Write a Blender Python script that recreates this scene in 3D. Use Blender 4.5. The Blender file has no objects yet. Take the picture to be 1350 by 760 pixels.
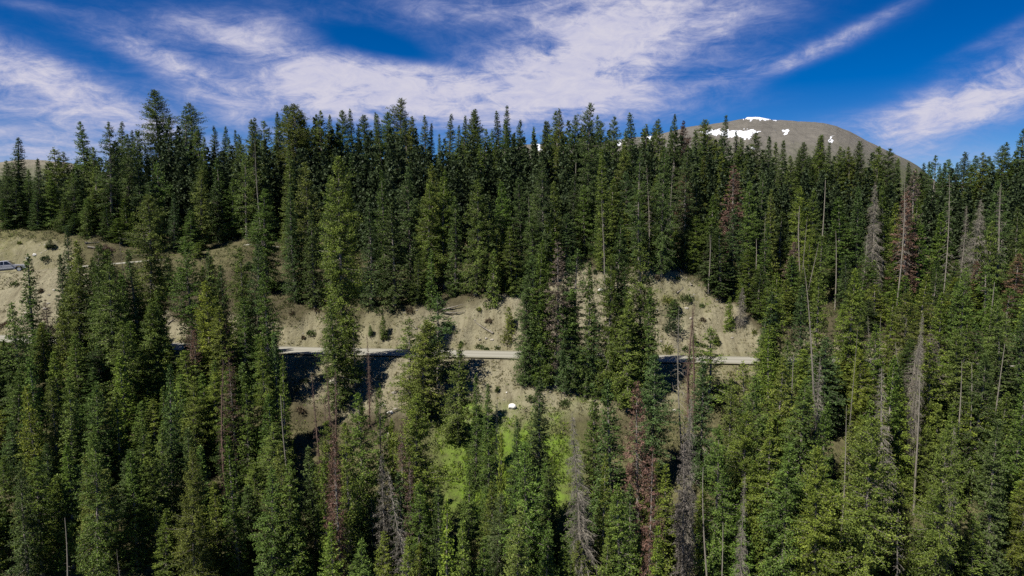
import bpy, bmesh, math, random
import numpy as np
from mathutils import Vector

R0 = random.Random(7)
NP = np.random.default_rng(11)
S = bpy.context.scene
COL = S.collection

# ------------------------------------------------------------------ camera
F = 912.0 / 1350.0                      # focal length in picture widths
TH = math.radians(5.95)                 # the drone looks slightly down
CT, ST = math.cos(TH), math.sin(TH)
cam_d = bpy.data.cameras.new('camera')
cam_d.sensor_width = 36.0
cam_d.lens = 36.0 * F
cam_d.clip_start = 0.5
cam_d.clip_end = 20000
cam = bpy.data.objects.new('camera', cam_d)
cam.rotation_euler = (math.radians(90) - TH, 0, 0)
COL.objects.link(cam)
S.camera = cam


def ray(px, py):
    a = (px - 675.0) / 912.0
    v = (380.0 - py) / 912.0
    y = CT + ST * v
    return a / y, (-ST + CT * v) / y     # x and z per metre of y


def at(px, py, Y):
    a, b = ray(px, py)
    return Vector((a * Y, Y, b * Y))


def zat(py, Y):
    return ray(675, py)[1] * Y


def project(x, y, z):
    zz = y * CT - z * ST
    return 675 + 912 * x / zz, 380 - 912 * (y * ST + z * CT) / zz


# ------------------------------------------------------------------ numpy value noise
_T = np.random.default_rng(5).random((256, 256))


def vnoise(x, y):
    xi = np.floor(x).astype(int); yi = np.floor(y).astype(int)
    fx = x - xi; fy = y - yi
    fx = fx * fx * (3 - 2 * fx); fy = fy * fy * (3 - 2 * fy)
    a = _T[xi & 255, yi & 255]; b = _T[(xi + 1) & 255, yi & 255]
    c = _T[xi & 255, (yi + 1) & 255]; d = _T[(xi + 1) & 255, (yi + 1) & 255]
    return (a * (1 - fx) + b * fx) * (1 - fy) + (c * (1 - fx) + d * fx) * fy


def fbm(x, y, o=4):
    s = 0; a = 0.5
    for k in range(o):
        s = s + a * (vnoise(x * 2 ** k + 17.3 * k, y * 2 ** k + 9.1 * k) - 0.5)
        a *= 0.5
    return s * 2


# ------------------------------------------------------------------ terrain profiles
ROAD_PX = [-400, 0, 235, 400, 660, 900, 1000, 1350, 1750]
ROAD_Y = [90, 90, 90, 91, 90, 89, 89, 88, 88]
ROAD_Z = [zat(p, y) for p, y in zip([440, 447, 458, 463, 468, 474, 476, 482, 488], ROAD_Y)]
COLS = [
    (-400, [(104.6, 361), (109.8, 360.3), (112, 340), (117, 305), (135, 293), (165, 278)]),
    (0, [(104.6, 361), (109.8, 360.3), (112, 335), (117, 301), (135, 290), (165, 275)]),
    (100, [(104.6, 353), (109.8, 352.3), (112, 332), (117, 305), (135, 293), (165, 272)]),
    (230, [(97.5, 408), (108, 358), (111.4, 342), (116.6, 341.3), (135, 312), (165, 270)]),
    (330, [(97.5, 410), (112, 352), (117.4, 323), (122.6, 322.3), (140, 297), (165, 268)]),
    (450, [(98, 411), (110, 370), (123, 338), (128, 330), (140, 300), (165, 265)]),
    (560, [(98.5, 402), (105, 385), (110, 370), (125, 335), (145, 290), (165, 262)]),
    (660, [(99, 388), (105, 372), (110, 358), (125, 322), (145, 285), (165, 260)]),
    (780, [(96, 425), (103, 345), (110, 335), (125, 310), (145, 280), (165, 258)]),
    (900, [(96, 432), (104, 358), (110, 346), (125, 314), (145, 283), (165, 262)]),
    (1000, [(97.5, 420), (103, 403), (110, 385), (125, 340), (145, 300), (165, 270)]),
    (1150, [(97, 425), (103, 403), (110, 385), (125, 345), (145, 305), (165, 280)]),
    (1350, [(97, 428), (103, 408), (110, 390), (125, 350), (145, 310), (165, 285)]),
    (1750, [(97, 430), (103, 410), (110, 395), (125, 355), (145, 315), (165, 290)]),
]
CPX = np.array([c[0] for c in COLS], float)
CY = np.array([[p[0] for p in c[1]] for c in COLS], float)
CZ = np.array([[zat(p[1], p[0]) for p in c[1]] for c in COLS], float)
HW = 2.6


def colpx(x, y):
    return 675 + 912 * x / np.clip(y, 62, 172)


def road_at(px):
    return np.interp(px, ROAD_PX, ROAD_Y), np.interp(px, ROAD_PX, ROAD_Z)


def height(x, y, rough=True):
    x = np.asarray(x, float); y = np.asarray(y, float)
    shp = np.broadcast(x, y).shape
    x = np.broadcast_to(x, shp).ravel(); y = np.broadcast_to(y, shp).ravel()
    px = np.clip(colpx(x, y), -400, 1750)
    yr, zr = road_at(px)
    Yc = np.stack([np.interp(px, CPX, CY[:, k]) for k in range(CY.shape[1])], 1)
    Zc = np.stack([np.interp(px, CPX, CZ[:, k]) for k in range(CZ.shape[1])], 1)
    n = len(x)
    ys = np.concatenate([(yr - 150)[:, None], (yr - 62)[:, None], (yr - 27)[:, None], (yr - HW - 0.3)[:, None], (yr + HW)[:, None],
                         (yr + HW + 0.7)[:, None], Yc, (Yc[:, -1] + 20)[:, None], np.full((n, 1), 420.0), np.full((n, 1), 9000.0)], 1)
    zs = np.concatenate([(zr - 44)[:, None], (zr - 34)[:, None], (zr - 15.2)[:, None], (zr - 0.12)[:, None], (zr - 0.06)[:, None],
                         (zr + 0.1)[:, None], Zc, (Zc[:, -1] - 2)[:, None], np.full((n, 1), -95.0), np.full((n, 1), -110.0)], 1)
    z = zs[:, 0].copy()
    for k in range(ys.shape[1] - 1):
        m = (y >= ys[:, k]) & (y < ys[:, k + 1])
        t = (y - ys[:, k]) / (ys[:, k + 1] - ys[:, k])
        z[m] = (zs[:, k] + t * (zs[:, k + 1] - zs[:, k]))[m]
    z[y >= 9000] = -110
    if rough:
        dr = np.abs(y - yr)
        amp = np.clip((dr - HW - 0.2) / 2.5, 0, 1)
        # keep the upper track smooth
        ytr = (Yc[:, 0] + Yc[:, 1]) / 2
        z = z + amp * (0.55 * fbm(x * 0.16, y * 0.16, 3) * 1.6 + 0.55 * fbm(x * 0.7 + 40, y * 0.5, 4) + 0.22 * fbm(x * 2.1, y * 1.8 + 13, 3))
        # erosion rills on the cut bank
        bank = np.clip(1 - np.abs(y - yr - 5.0) / 4.0, 0, 1)
        z = z + bank * 0.9 * fbm(x * 0.9 + 90, y * 0.14, 4)
    return z.reshape(shp)


def hgt(x, y):
    return float(height(np.array([x]), np.array([y]))[0])


# upper track centre line (px, Y, py)
TRACK = [(-420, 107.2, 360.6), (0, 107.2, 360.6), (100, 107.2, 352.6), (165, 110.5, 347), (230, 114, 341.6), (330, 120, 322.6), (420, 124.5, 331), (450, 125.5, 334)]


def track_xyz():
    out = []
    T = np.array(TRACK)
    for px in np.arange(-420, 446, 6.0):
        Y = np.interp(px, T[:, 0], T[:, 1]); py = np.interp(px, T[:, 0], T[:, 2])
        out.append(at(px, py, Y))
    return out


TRK = track_xyz()
TRK_A = np.array([[p.x, p.y, p.z] for p in TRK])


# ------------------------------------------------------------------ helpers
def link(o, parent=None):
    COL.objects.link(o)
    if parent: o.parent = parent
    return o


def tag(o, label=None, cat=None, group=None, kind=None):
    if label: o['label'] = label
    if cat: o['category'] = cat
    if group: o['group'] = group
    if kind: o['kind'] = kind
    return o


def empty(name, loc, rz=0.0):
    o = bpy.data.objects.new(name, None)
    o.empty_display_size = 0.3
    o.location = loc; o.rotation_euler = (0, 0, rz)
    return link(o)


def mesh_np(name, V, Fc, mat=None, tint=None, smooth=False):
    """V (n,3), Fc (m,k) all the same k."""
    me = bpy.data.meshes.new(name)
    V = np.asarray(V, np.float32); Fc = np.asarray(Fc, np.int32)
    m, k = Fc.shape
    me.vertices.add(len(V)); me.vertices.foreach_set('co', V.ravel())
    me.loops.add(m * k); me.loops.foreach_set('vertex_index', Fc.ravel())
    me.polygons.add(m)
    me.polygons.foreach_set('loop_start', np.arange(0, m * k, k, dtype=np.int32))
    try:
        me.polygons.foreach_set('loop_total', np.full(m, k, np.int32))
    except Exception:
        pass
    if tint is not None:
        a = me.attributes.new('tint', 'FLOAT', 'FACE')
        a.data.foreach_set('value', np.asarray(tint, np.float32))
    me.polygons.foreach_set('use_smooth', np.full(m, smooth, bool))
    me.update(calc_edges=True)
    me.validate()
    if mat: me.materials.append(mat)
    return me


def obj(name, me, parent=None):
    return link(bpy.data.objects.new(name, me), parent)


def norm(a):
    return a / np.maximum(np.linalg.norm(a, axis=1, keepdims=True), 1e-6)


def kites(b, d, l, w, rng, flat=0.5):
    """needle sprays: four-cornered leaflets that start at b and run along d."""
    n = len(b)
    d = norm(d)
    hint = rng.normal(size=(n, 3)) * (1 - flat) + np.array([0, 0, 1.0]) * flat
    side = norm(np.cross(d, hint))
    sag = np.zeros((n, 3)); sag[:, 2] = -0.06 * l
    mid = b + d * (l * 0.42)[:, None]
    s = side * (w * 0.5)[:, None]
    V = np.stack([b, mid + s, b + d * l[:, None] + sag, mid - s], 1).reshape(-1, 3)
    return V, np.arange(4 * n).reshape(-1, 4)


def tubes(P0, P1, r0, r1, k=3):
    """many straight tapered twigs."""
    P0 = np.asarray(P0); P1 = np.asarray(P1)
    n = len(P0)
    d = norm(P1 - P0)
    ref = np.where(np.abs(d[:, 2:3]) > 0.9, np.array([[1.0, 0, 0]]), np.array([[0, 0, 1.0]]))
    u = norm(np.cross(d, ref)); v = np.cross(d, u)
    ang = np.arange(k) * 2 * math.pi / k
    ring = u[:, None, :] * np.cos(ang)[None, :, None] + v[:, None, :] * np.sin(ang)[None, :, None]
    A = P0[:, None, :] + ring * np.asarray(r0)[:, None, None]
    B = P1[:, None, :] + ring * np.asarray(r1)[:, None, None]
    V = np.concatenate([A, B], 1).reshape(-1, 3)
    Fs = []
    for i in range(k):
        j = (i + 1) % k
        Fs.append(np.stack([np.full(n, i), np.full(n, j), np.full(n, k + j), np.full(n, k + i)], 1))
    Fc = np.stack(Fs, 1) + (np.arange(n) * 2 * k)[:, None, None]
    return V, Fc.reshape(-1, 4)


def merge(parts):
    Vs, Fs, o = [], [], 0
    for V, Fc in parts:
        Vs.append(V); Fs.append(Fc + o); o += len(V)
    return np.concatenate(Vs), np.concatenate(Fs)


def trunk_geo(H, r, rng, bend=0.15, k=7, top=1.0, segs=10):
    ts = np.linspace(0, top, segs + 1)
    ph = rng.random(2) * 6.28
    parts = []
    pts = np.stack([bend * np.sin(ts * 2.6 + ph[0]) - bend * np.sin(ph[0]), bend * np.sin(ts * 3.1 + ph[1]) - bend * np.sin(ph[1]), ts * H], 1)
    rad = r * (1 - ts) ** 0.85 + 0.012
    rad[0] *= 1.35
    ang = np.arange(k) * 2 * math.pi / k
    V = (pts[:, None, :] + np.stack([np.cos(ang), np.sin(ang), 0 * ang], 1)[None] * rad[:, None, None]).reshape(-1, 3)
    Fc = []
    for s in range(segs):
        for i in range(k):
            j = (i + 1) % k
            Fc.append((s * k + i, s * k + j, (s + 1) * k + j, (s + 1) * k + i))
    return V, np.array(Fc), pts


# ------------------------------------------------------------------ materials
def nt_new(name):
    m = bpy.data.materials.new(name); m.use_nodes = True
    nt = m.node_tree
    bs = nt.nodes['Principled BSDF']
    return m, nt, bs


def nd(nt, t, **kw):
    n = nt.nodes.new(t)
    for k, v in kw.items():
        if k.startswith('i_'):
            key = k[2:]
            n.inputs[int(key) if key.isdigit() else key].default_value = v
        else:
            setattr(n, k, v)
    return n


def math_n(nt, op, a, b=None, c=None, clamp=False):
    n = nt.nodes.new('ShaderNodeMath'); n.operation = op; n.use_clamp = clamp
    for i, x in enumerate((a, b, c)):
        if x is None: continue
        if isinstance(x, (int, float)): n.inputs[i].default_value = x
        else: nt.links.new(x, n.inputs[i])
    return n.outputs[0]


def mixc(nt, fac, a, b, mode='MIX'):
    n = nt.nodes.new('ShaderNodeMix'); n.data_type = 'RGBA'; n.blend_type = mode
    for sock, x in ((n.inputs[0], fac), (n.inputs[6], a), (n.inputs[7], b)):
        if isinstance(x, (int, float)): sock.default_value = x
        elif isinstance(x, (tuple, list)): sock.default_value = (*x, 1.0) if len(x) == 3 else x
        else: nt.links.new(x, sock)
    return n.outputs[2]


def foliage_mat(name, trans=0.16):
    m, nt, bs = nt_new(name)
    oi = nd(nt, 'ShaderNodeObjectInfo')
    at_ = nd(nt, 'ShaderNodeAttribute', attribute_name='tint')
    t = at_.outputs['Fac']
    tc = nd(nt, 'ShaderNodeTexCoord')
    nz = nd(nt, 'ShaderNodeTexNoise', i_Scale=1.3, i_Detail=2.0)
    nt.links.new(tc.outputs['Object'], nz.inputs['Vector'])
    v = math_n(nt, 'MULTIPLY_ADD', t, 1.5, 0.3)
    v2 = math_n(nt, 'MULTIPLY_ADD', nz.outputs['Fac'], 0.9, 0.55)
    val = math_n(nt, 'MULTIPLY', v, v2)
    hsv = nd(nt, 'ShaderNodeHueSaturation')
    nt.links.new(oi.outputs['Color'], hsv.inputs['Color'])
    hue = math_n(nt, 'MULTIPLY_ADD', t, -0.035, 0.517)
    nt.links.new(hue, hsv.inputs['Hue']); nt.links.new(val, hsv.inputs['Value'])
    c = hsv.outputs['Color']
    nt.links.new(c, bs.inputs['Base Color'])
    bs.inputs['Roughness'].default_value = 0.55
    bs.inputs['Specular IOR Level'].default_value = 0.15
    tr = nd(nt, 'ShaderNodeBsdfTranslucent')
    nt.links.new(c, tr.inputs['Color'])
    mx = nd(nt, 'ShaderNodeMixShader'); mx.inputs[0].default_value = trans
    nt.links.new(bs.outputs[0], mx.inputs[1]); nt.links.new(tr.outputs[0], mx.inputs[2])
    nt.links.new(mx.outputs[0], nt.nodes['Material Output'].inputs['Surface'])
    return m


def bark_mat(name, c1, c2, scale=(6, 6, 1.2)):
    m, nt, bs = nt_new(name)
    tc = nd(nt, 'ShaderNodeTexCoord')
    mp = nd(nt, 'ShaderNodeMapping'); mp.inputs['Scale'].default_value = scale
    nz = nd(nt, 'ShaderNodeTexNoise', i_Scale=2.0, i_Detail=5.0)
    nt.links.new(tc.outputs['Object'], mp.inputs[0]); nt.links.new(mp.outputs[0], nz.inputs['Vector'])
    c = mixc(nt, nz.outputs['Fac'], c1, c2)
    nt.links.new(c, bs.inputs['Base Color'])
    bs.inputs['Roughness'].default_value = 0.9
    bs.inputs['Specular IOR Level'].default_value = 0.1
    return m


M_FOL = foliage_mat('needles')
M_LEAF = foliage_mat('leaves', 0.3)
M_BARK = bark_mat('bark', (0.11, 0.09, 0.075), (0.33, 0.29, 0.25))
M_DEAD = bark_mat('weathered_wood', (0.10, 0.088, 0.070), (0.30, 0.268, 0.218))
M_DEADR = bark_mat('reddish_dead_wood', (0.07, 0.045, 0.035), (0.19, 0.13, 0.10))


def simple(name, col, rough=0.6, metal=0.0, spec=0.5, noise=0.0, scale=20.0, coat=0.0):
    m, nt, bs = nt_new(name)
    if noise:
        tc = nd(nt, 'ShaderNodeTexCoord')
        nz = nd(nt, 'ShaderNodeTexNoise', i_Scale=scale, i_Detail=4.0)
        nt.links.new(tc.outputs['Object'], nz.inputs['Vector'])
        a = tuple(x * (1 - noise) for x in col); b = tuple(min(1, x * (1 + noise)) for x in col)
        nt.links.new(mixc(nt, nz.outputs['Fac'], a, b), bs.inputs['Base Color'])
    else:
        bs.inputs['Base Color'].default_value = (*col, 1)
    bs.inputs['Roughness'].default_value = rough
    bs.inputs['Metallic'].default_value = metal
    bs.inputs['Specular IOR Level'].default_value = spec
    if coat: bs.inputs['Coat Weight'].default_value = coat
    return m


# ------------------------------------------------------------------ conifers
def conifer(seed, H, Rd, base=0.06, spacing=0.33, nb=6, e_top=35, e_bot=-22, p=0.75, shoulder=0.5,
            dens=1.0, ragged=0.34, gap=0.07, twig=1.0, wid=1.0, trunk_r=None, tops=1, bare=0.0, lean=0.0):
    rng = np.random.default_rng(seed)
    tr = trunk_r or 0.009 * H + 0.03
    TV, TF, pts = trunk_geo(H * 0.985, tr, rng, bend=0.012 * H)
    zb = H * base
    z = []
    a = []
    zc = zb
    ph = rng.random() * 6.28
    while zc < H - 0.12:
        t = (zc - zb) / (H - zb)
        n = max(3, int(round(nb * (0.75 + 0.5 * rng.random()) * (1 - 0.35 * t))))
        off = rng.random() * 6.28
        for k in range(n):
            z.append(zc + rng.normal() * spacing * 0.7)
            a.append(off + k * 2 * math.pi / n + rng.normal() * 0.35)
        zc += spacing * (1.0 - 0.35 * t) * (0.8 + 0.4 * rng.random())
    z = np.clip(np.array(z), zb * 0.8, H - 0.08); a = np.array(a)
    t = np.clip((z - zb) / (H - zb), 0, 1)
    env = Rd * np.minimum(1, ((1 - t) / shoulder)) ** p * (0.78 + 0.22 * np.minimum(1, t / 0.12))
    q = rng.random(8) * 6.28
    lump = 0.5 + 0.5 * np.sin(a * 1 + z * 0.35 + q[0]) * np.sin(z * 0.9 + q[1]) * 0.8 + 0.45 * np.sin(a * 3 + q[2] + z * 1.7) * np.sin(z * 3.1 + q[3])
    lump2 = np.sin(a + q[4]) * np.sin(z * 0.5 + q[5])
    L = env * (1 + ragged * (lump - 0.5) * 1.6 + ragged * 0.5 * lump2) * (1 + rng.normal(size=len(z)) * ragged * 0.35) + 0.12
    L = np.maximum(L, 0.12)
    keep = rng.random(len(z)) > gap * (0.4 + 1.2 * (lump < 0.42))
    z, a, t, L, env = z[keep], a[keep], t[keep], L[keep], env[keep]
    e0 = np.radians(e_bot + (e_top - e_bot) * t ** 1.6 + rng.normal(size=len(z)) * 7)
    tx = np.interp(z, pts[:, 2], pts[:, 0]); ty = np.interp(z, pts[:, 2], pts[:, 1])
    hx, hy = np.cos(a), np.sin(a)
    upt = 0.16 + 0.1 * rng.random(len(z))
    K = np.maximum(2, np.ceil(L / 0.10 * dens)).astype(int)
    idx = np.repeat(np.arange(len(z)), K)
    first = np.concatenate([[0], np.cumsum(K)[:-1]])
    sj = (np.arange(len(idx)) - first[idx] + rng.random(len(idx))) / K[idx]
    s = bare + (1 - bare) * (0.08 + 0.92 * sj ** 0.62)
    Li = L[idx]

    def axis(i, s):
        r = L[i] * s
        return np.stack([tx[i] + hx[i] * r * np.cos(e0[i]), ty[i] + hy[i] * r * np.cos(e0[i]), z[i] + r * np.sin(e0[i]) - 0.10 * r + upt[i] * r * s], 1)
    P = axis(idx, s) + rng.normal(size=(len(idx), 3)) * (0.05 + 0.05 * Li)[:, None] * np.array([1, 1, 0.8])
    D = np.stack([hx[idx] * np.cos(e0[idx]), hy[idx] * np.cos(e0[idx]), np.sin(e0[idx]) + 0.2 * s], 1)
    lat = np.stack([-hy[idx], hx[idx], np.zeros(len(idx))], 1)
    allV, allF, tint = [], [], []
    o = 0
    clump = 0.5 + 0.5 * np.sin(a * 2 + z * 1.1 + q[6]) * np.sin(z * 1.9 + q[7])
    for side in (-1, 1, 0, 2):
        n = len(idx)
        if side == 0:
            sel = rng.random(n) < 0.5
        elif side == 2:
            sel = rng.random(n) < 0.45
        else:
            sel = rng.random(n) < 0.92
        ii = idx[sel]; ss = s[sel]
        ln = twig * (0.20 + 0.10 * np.minimum(Li[sel], 2.2) * (1.08 - ss)) * (0.6 + 0.8 * rng.random(len(ii)))
        if side in (-1, 1):
            d = D[sel] * 0.6 + lat[sel] * side * (0.6 + 0.3 * rng.random(len(ii)))[:, None] + rng.normal(size=(len(ii), 3)) * 0.45
            d[:, 2] += -0.05 - 0.3 * rng.random(len(ii))
        elif side == 0:
            d = D[sel] * 0.5 + rng.normal(size=(len(ii), 3)) * 0.25
            d[:, 2] -= 0.65
            ln *= 0.8
        else:
            d = D[sel] * 0.8 + rng.normal(size=(len(ii), 3)) * 0.5
            d[:, 2] += 0.45
            ln *= 0.85
        wdt = wid * (0.10 + 0.07 * rng.random(len(ii))) * (0.7 + 0.5 * np.minimum(1, ln / 0.45))
        V, Fc = kites(P[sel], d, ln, wdt, rng, 0.35)
        allV.append(V); allF.append(Fc + o); o += len(V)
        tint.append(np.clip(0.45 * clump[ii] + 0.08 + 0.55 * rng.random(len(ii)) ** 1.6, 0, 1))
    # leader shoots
    nL = 14
    lz = H - rng.random(nL) * 0.9
    b = np.stack([np.interp(lz, pts[:, 2], pts[:, 0]), np.interp(lz, pts[:, 2], pts[:, 1]), lz], 1)
    d = rng.normal(size=(nL, 3)) * 0.45; d[:, 2] = 1
    V, Fc = kites(b, d, 0.2 + 0.25 * rng.random(nL), np.full(nL, 0.11), rng, 0.0)
    allV.append(V); allF.append(Fc + o); o += len(V); tint.append(0.3 + 0.4 * rng.random(nL))
    CV = np.concatenate(allV); CF = np.concatenate(allF); TI = np.concatenate(tint)
    # limbs
    bi = np.arange(len(z))[L > 0.5]
    A = axis(bi, np.full(len(bi), 0.02)); B = axis(bi, np.full(len(bi), 0.55)); C = axis(bi, np.full(len(bi), 0.97))
    rb = 0.008 + 0.010 * L[bi]
    LV, LF = merge([tubes(A, B, rb, rb * 0.6), tubes(B, C, rb * 0.6, rb * 0.2)])
    return dict(H=H, R=Rd, crown=(CV, CF, TI), trunk=merge([(TV, TF), (LV, LF)]))


def bare_tree(seed, H, Rd, base=0.12, spacing=0.35, nb=5, e_top=20, e_bot=-30, fine=1.0, p=0.8, shoulder=0.7, trunk_r=None, broken=False, stub=1.0):
    """standing dead tree: grey limbs and thin drooping twigs."""
    rng = np.random.default_rng(seed)
    tr = trunk_r or 0.008 * H + 0.03
    TV, TF, pts = trunk_geo(H, tr, rng, bend=0.02 * H, top=0.86 if broken else 0.99)
    Ht = H * (0.86 if broken else 0.99)
    zb = H * base
    z, a = [], []
    zc = zb
    while zc < Ht - 0.15:
        n = max(2, int(round(nb * (0.6 + 0.8 * rng.random()))))
        off = rng.random() * 6.28
        for k in range(n):
            z.append(zc + rng.normal() * 0.15); a.append(off + k * 6.283 / n + rng.normal() * 0.4)
        zc += spacing * (0.7 + 0.7 * rng.random())
    z = np.array(z); a = np.array(a)
    t = np.clip((z - zb) / (Ht - zb), 0, 1)
    L = Rd * np.minimum(1, (1.02 - t) / shoulder) ** p * (0.35 + 0.85 * rng.random(len(z))) * stub + 0.06
    e0 = np.radians(e_bot + (e_top - e_bot) * t + rng.normal(size=len(z)) * 12)
    tx = np.interp(z, pts[:, 2], pts[:, 0]); ty = np.interp(z, pts[:, 2], pts[:, 1])
    hx, hy = np.cos(a), np.sin(a)

    def axis(i, s):
        r = L[i] * s
        return np.stack([tx[i] + hx[i] * r * np.cos(e0[i]), ty[i] + hy[i] * r * np.cos(e0[i]), z[i] + r * np.sin(e0[i]) - 0.22 * r * s], 1)
    I = np.arange(len(z))
    o = lambda s: np.full(len(z), s)
    rb = 0.010 + 0.011 * L
    parts = [tubes(axis(I, o(0.0)), axis(I, o(0.5)), rb, rb * 0.7), tubes(axis(I, o(0.5)), axis(I, o(1.0)), rb * 0.7, rb * 0.25)]
    if fine > 0:
        K = np.maximum(1, np.ceil(L / 0.16 * fine)).astype(int)
        idx = np.repeat(I, K)
        s = 0.15 + 0.85 * rng.random(len(idx))
        P = axis(idx, s)
        d = np.stack([hx[idx] * 0.6, hy[idx] * 0.6, np.full(len(idx), -0.55)], 1) + rng.normal(size=(len(idx), 3)) * 0.45
        ln = (0.15 + 0.28 * np.minimum(L[idx], 1.6)) * (0.5 + rng.random(len(idx)))
        Q = P + norm(d) * ln[:, None]
        parts.append(tubes(P, Q, np.full(len(idx), 0.014), np.full(len(idx), 0.006)))
    return dict(H=H, R=Rd, trunk=(TV, TF), limbs=merge(parts))


PROTO = {}


def make_protos():
    def green(kind, args):
        for g in args:
            d = conifer(**g)
            d['crown_me'] = mesh_np('crown', d['crown'][0], d['crown'][1], M_FOL, d['crown'][2])
            d['trunk_me'] = mesh_np('trunk', d['trunk'][0], d['trunk'][1], M_BARK, smooth=True)
            PROTO.setdefault(kind, []).append(d)
    C = dict(spacing=0.27, nb=7, e_bot=-34, e_top=38, dens=1.85, twig=0.64, wid=0.66)
    green('spruce', [dict(seed=1, H=24, Rd=1.75, shoulder=0.42, p=0.7, **C), dict(seed=2, H=24, Rd=1.9, ragged=0.42, gap=0.14, shoulder=0.36, p=0.65, **C), dict(seed=3, H=24, Rd=1.6, shoulder=0.5, p=0.75, **C),
                     dict(seed=4, H=17, Rd=1.5, shoulder=0.42, p=0.7, **C), dict(seed=5, H=17, Rd=1.65, ragged=0.42, gap=0.12, shoulder=0.45, p=0.7, **C), dict(seed=6, H=17, Rd=1.4, shoulder=0.55, p=0.75, **C),
                     dict(seed=7, H=24, Rd=1.85, ragged=0.5, gap=0.25, base=0.12, shoulder=0.4, p=0.65, **C), dict(seed=8, H=17, Rd=1.5, shoulder=0.6, p=0.75, ragged=0.35, **C),
                     dict(seed=9, H=24, Rd=1.7, ragged=0.5, gap=0.18, base=0.2, shoulder=0.33, p=0.6, **C),
                     dict(seed=10, H=21, Rd=1.6, ragged=0.45, gap=0.2, shoulder=0.7, p=0.9, **C), dict(seed=11, H=21, Rd=1.5, ragged=0.55, gap=0.22, base=0.1, shoulder=0.55, p=0.8, **C), dict(seed=12, H=14, Rd=1.35, ragged=0.45, gap=0.15, shoulder=0.7, p=0.85, **C)])
    Bc = dict(spacing=0.27, nb=8, dens=1.8, twig=0.68, wid=0.68)
    green('broad', [dict(seed=21, H=20, Rd=2.3, shoulder=0.6, p=0.65, ragged=0.5, gap=0.16, e_bot=-24, **Bc),
                    dict(seed=22, H=20, Rd=2.1, shoulder=0.5, p=0.6, ragged=0.55, gap=0.2, e_bot=-22, **Bc),
                    dict(seed=23, H=13, Rd=2.0, shoulder=0.7, p=0.6, ragged=0.45, gap=0.15, e_bot=-15, e_top=45, **Bc)])
    Fc_ = dict(spacing=0.25, nb=7, dens=1.8, twig=0.62, wid=0.66)
    green('fir', [dict(seed=31, H=20, Rd=1.15, shoulder=0.8, p=0.85, ragged=0.25, e_bot=-28, base=0.03, **Fc_),
                  dict(seed=32, H=20, Rd=1.0, shoulder=0.6, p=0.9, ragged=0.3, base=0.04, **Fc_),
                  dict(seed=33, H=13, Rd=1.0, shoulder=0.8, p=0.85, ragged=0.25, base=0.02, **Fc_),
                  dict(seed=34, H=13, Rd=1.2, shoulder=0.9, p=0.8, ragged=0.27, base=0.02, **Fc_),
                  dict(seed=35, H=20, Rd=1.35, shoulder=0.8, p=0.8, ragged=0.3, base=0.03, **Fc_)])
    Rc = dict(spacing=0.3, nb=6, dens=1.5, twig=0.75, wid=0.72, bare=0.12)
    green('ragged', [dict(seed=41, H=20, Rd=1.4, shoulder=0.45, ragged=0.6, gap=0.32, base=0.16, **Rc),
                     dict(seed=42, H=20, Rd=1.3, shoulder=0.4, ragged=0.6, gap=0.4, base=0.22, **Rc),
                     dict(seed=43, H=13, Rd=1.2, shoulder=0.5, ragged=0.65, gap=0.35, base=0.12, **Rc)])
    green('sapling', [dict(seed=51, H=5, Rd=0.95, shoulder=1.0, p=0.9, base=0.02, spacing=0.2, nb=7, twig=0.7, wid=0.8, dens=1.2),
                      dict(seed=52, H=5, Rd=0.8, shoulder=1.0, p=0.85, base=0.03, spacing=0.2, nb=7, ragged=0.4, gap=0.15, twig=0.7, wid=0.8, dens=1.2),
                      dict(seed=53, H=5, Rd=1.2, shoulder=0.9, p=0.75, base=0.02, spacing=0.2, nb=7, twig=0.75, wid=0.8, dens=1.2)])
    green('brown', [dict(seed=61, H=18, Rd=1.3, shoulder=0.6, ragged=0.5, gap=0.25, nb=6, dens=1.0, base=0.1, bare=0.1, wid=0.65, spacing=0.28, e_bot=-35),
                    dict(seed=62, H=18, Rd=1.1, shoulder=0.55, ragged=0.55, gap=0.35, nb=6, dens=1.0, base=0.15, bare=0.1, wid=0.65, spacing=0.28, e_bot=-35)])

    def dead(kind, args, mat):
        for g in args:
            d = bare_tree(**g)
            d['trunk_me'] = mesh_np('trunk', d['trunk'][0], d['trunk'][1], mat, smooth=True)
            d['limbs_me'] = mesh_np('bare_crown', d['limbs'][0], d['limbs'][1], mat)
            PROTO.setdefault(kind, []).append(d)
    dead('grey', [dict(seed=71, H=18, Rd=1.9, fine=2.0, nb=7, spacing=0.26), dict(seed=72, H=18, Rd=1.5, fine=1.6, nb=6, spacing=0.28),
                  dict(seed=73, H=18, Rd=1.2, fine=1.3, nb=6, spacing=0.3)], M_DEAD)
    dead('reddish', [dict(seed=76, H=16, Rd=0.8, fine=1.3, nb=6, spacing=0.25, base=0.05, shoulder=0.9), dict(seed=77, H=16, Rd=0.6, fine=1.1, nb=5, spacing=0.28, base=0.05)], M_DEADR)
    dead('snag', [dict(seed=81, H=18, Rd=0.8, fine=0.0, nb=3, spacing=0.5, base=0.2, trunk_r=0.10, stub=0.7),
                  dict(seed=82, H=18, Rd=0.6, fine=0.0, nb=2, spacing=0.7, base=0.3, trunk_r=0.11, broken=True, stub=0.6),
                  dict(seed=83, H=18, Rd=1.0, fine=0.5, nb=3, spacing=0.5, base=0.3, trunk_r=0.09)], M_DEAD)


make_protos()

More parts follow.
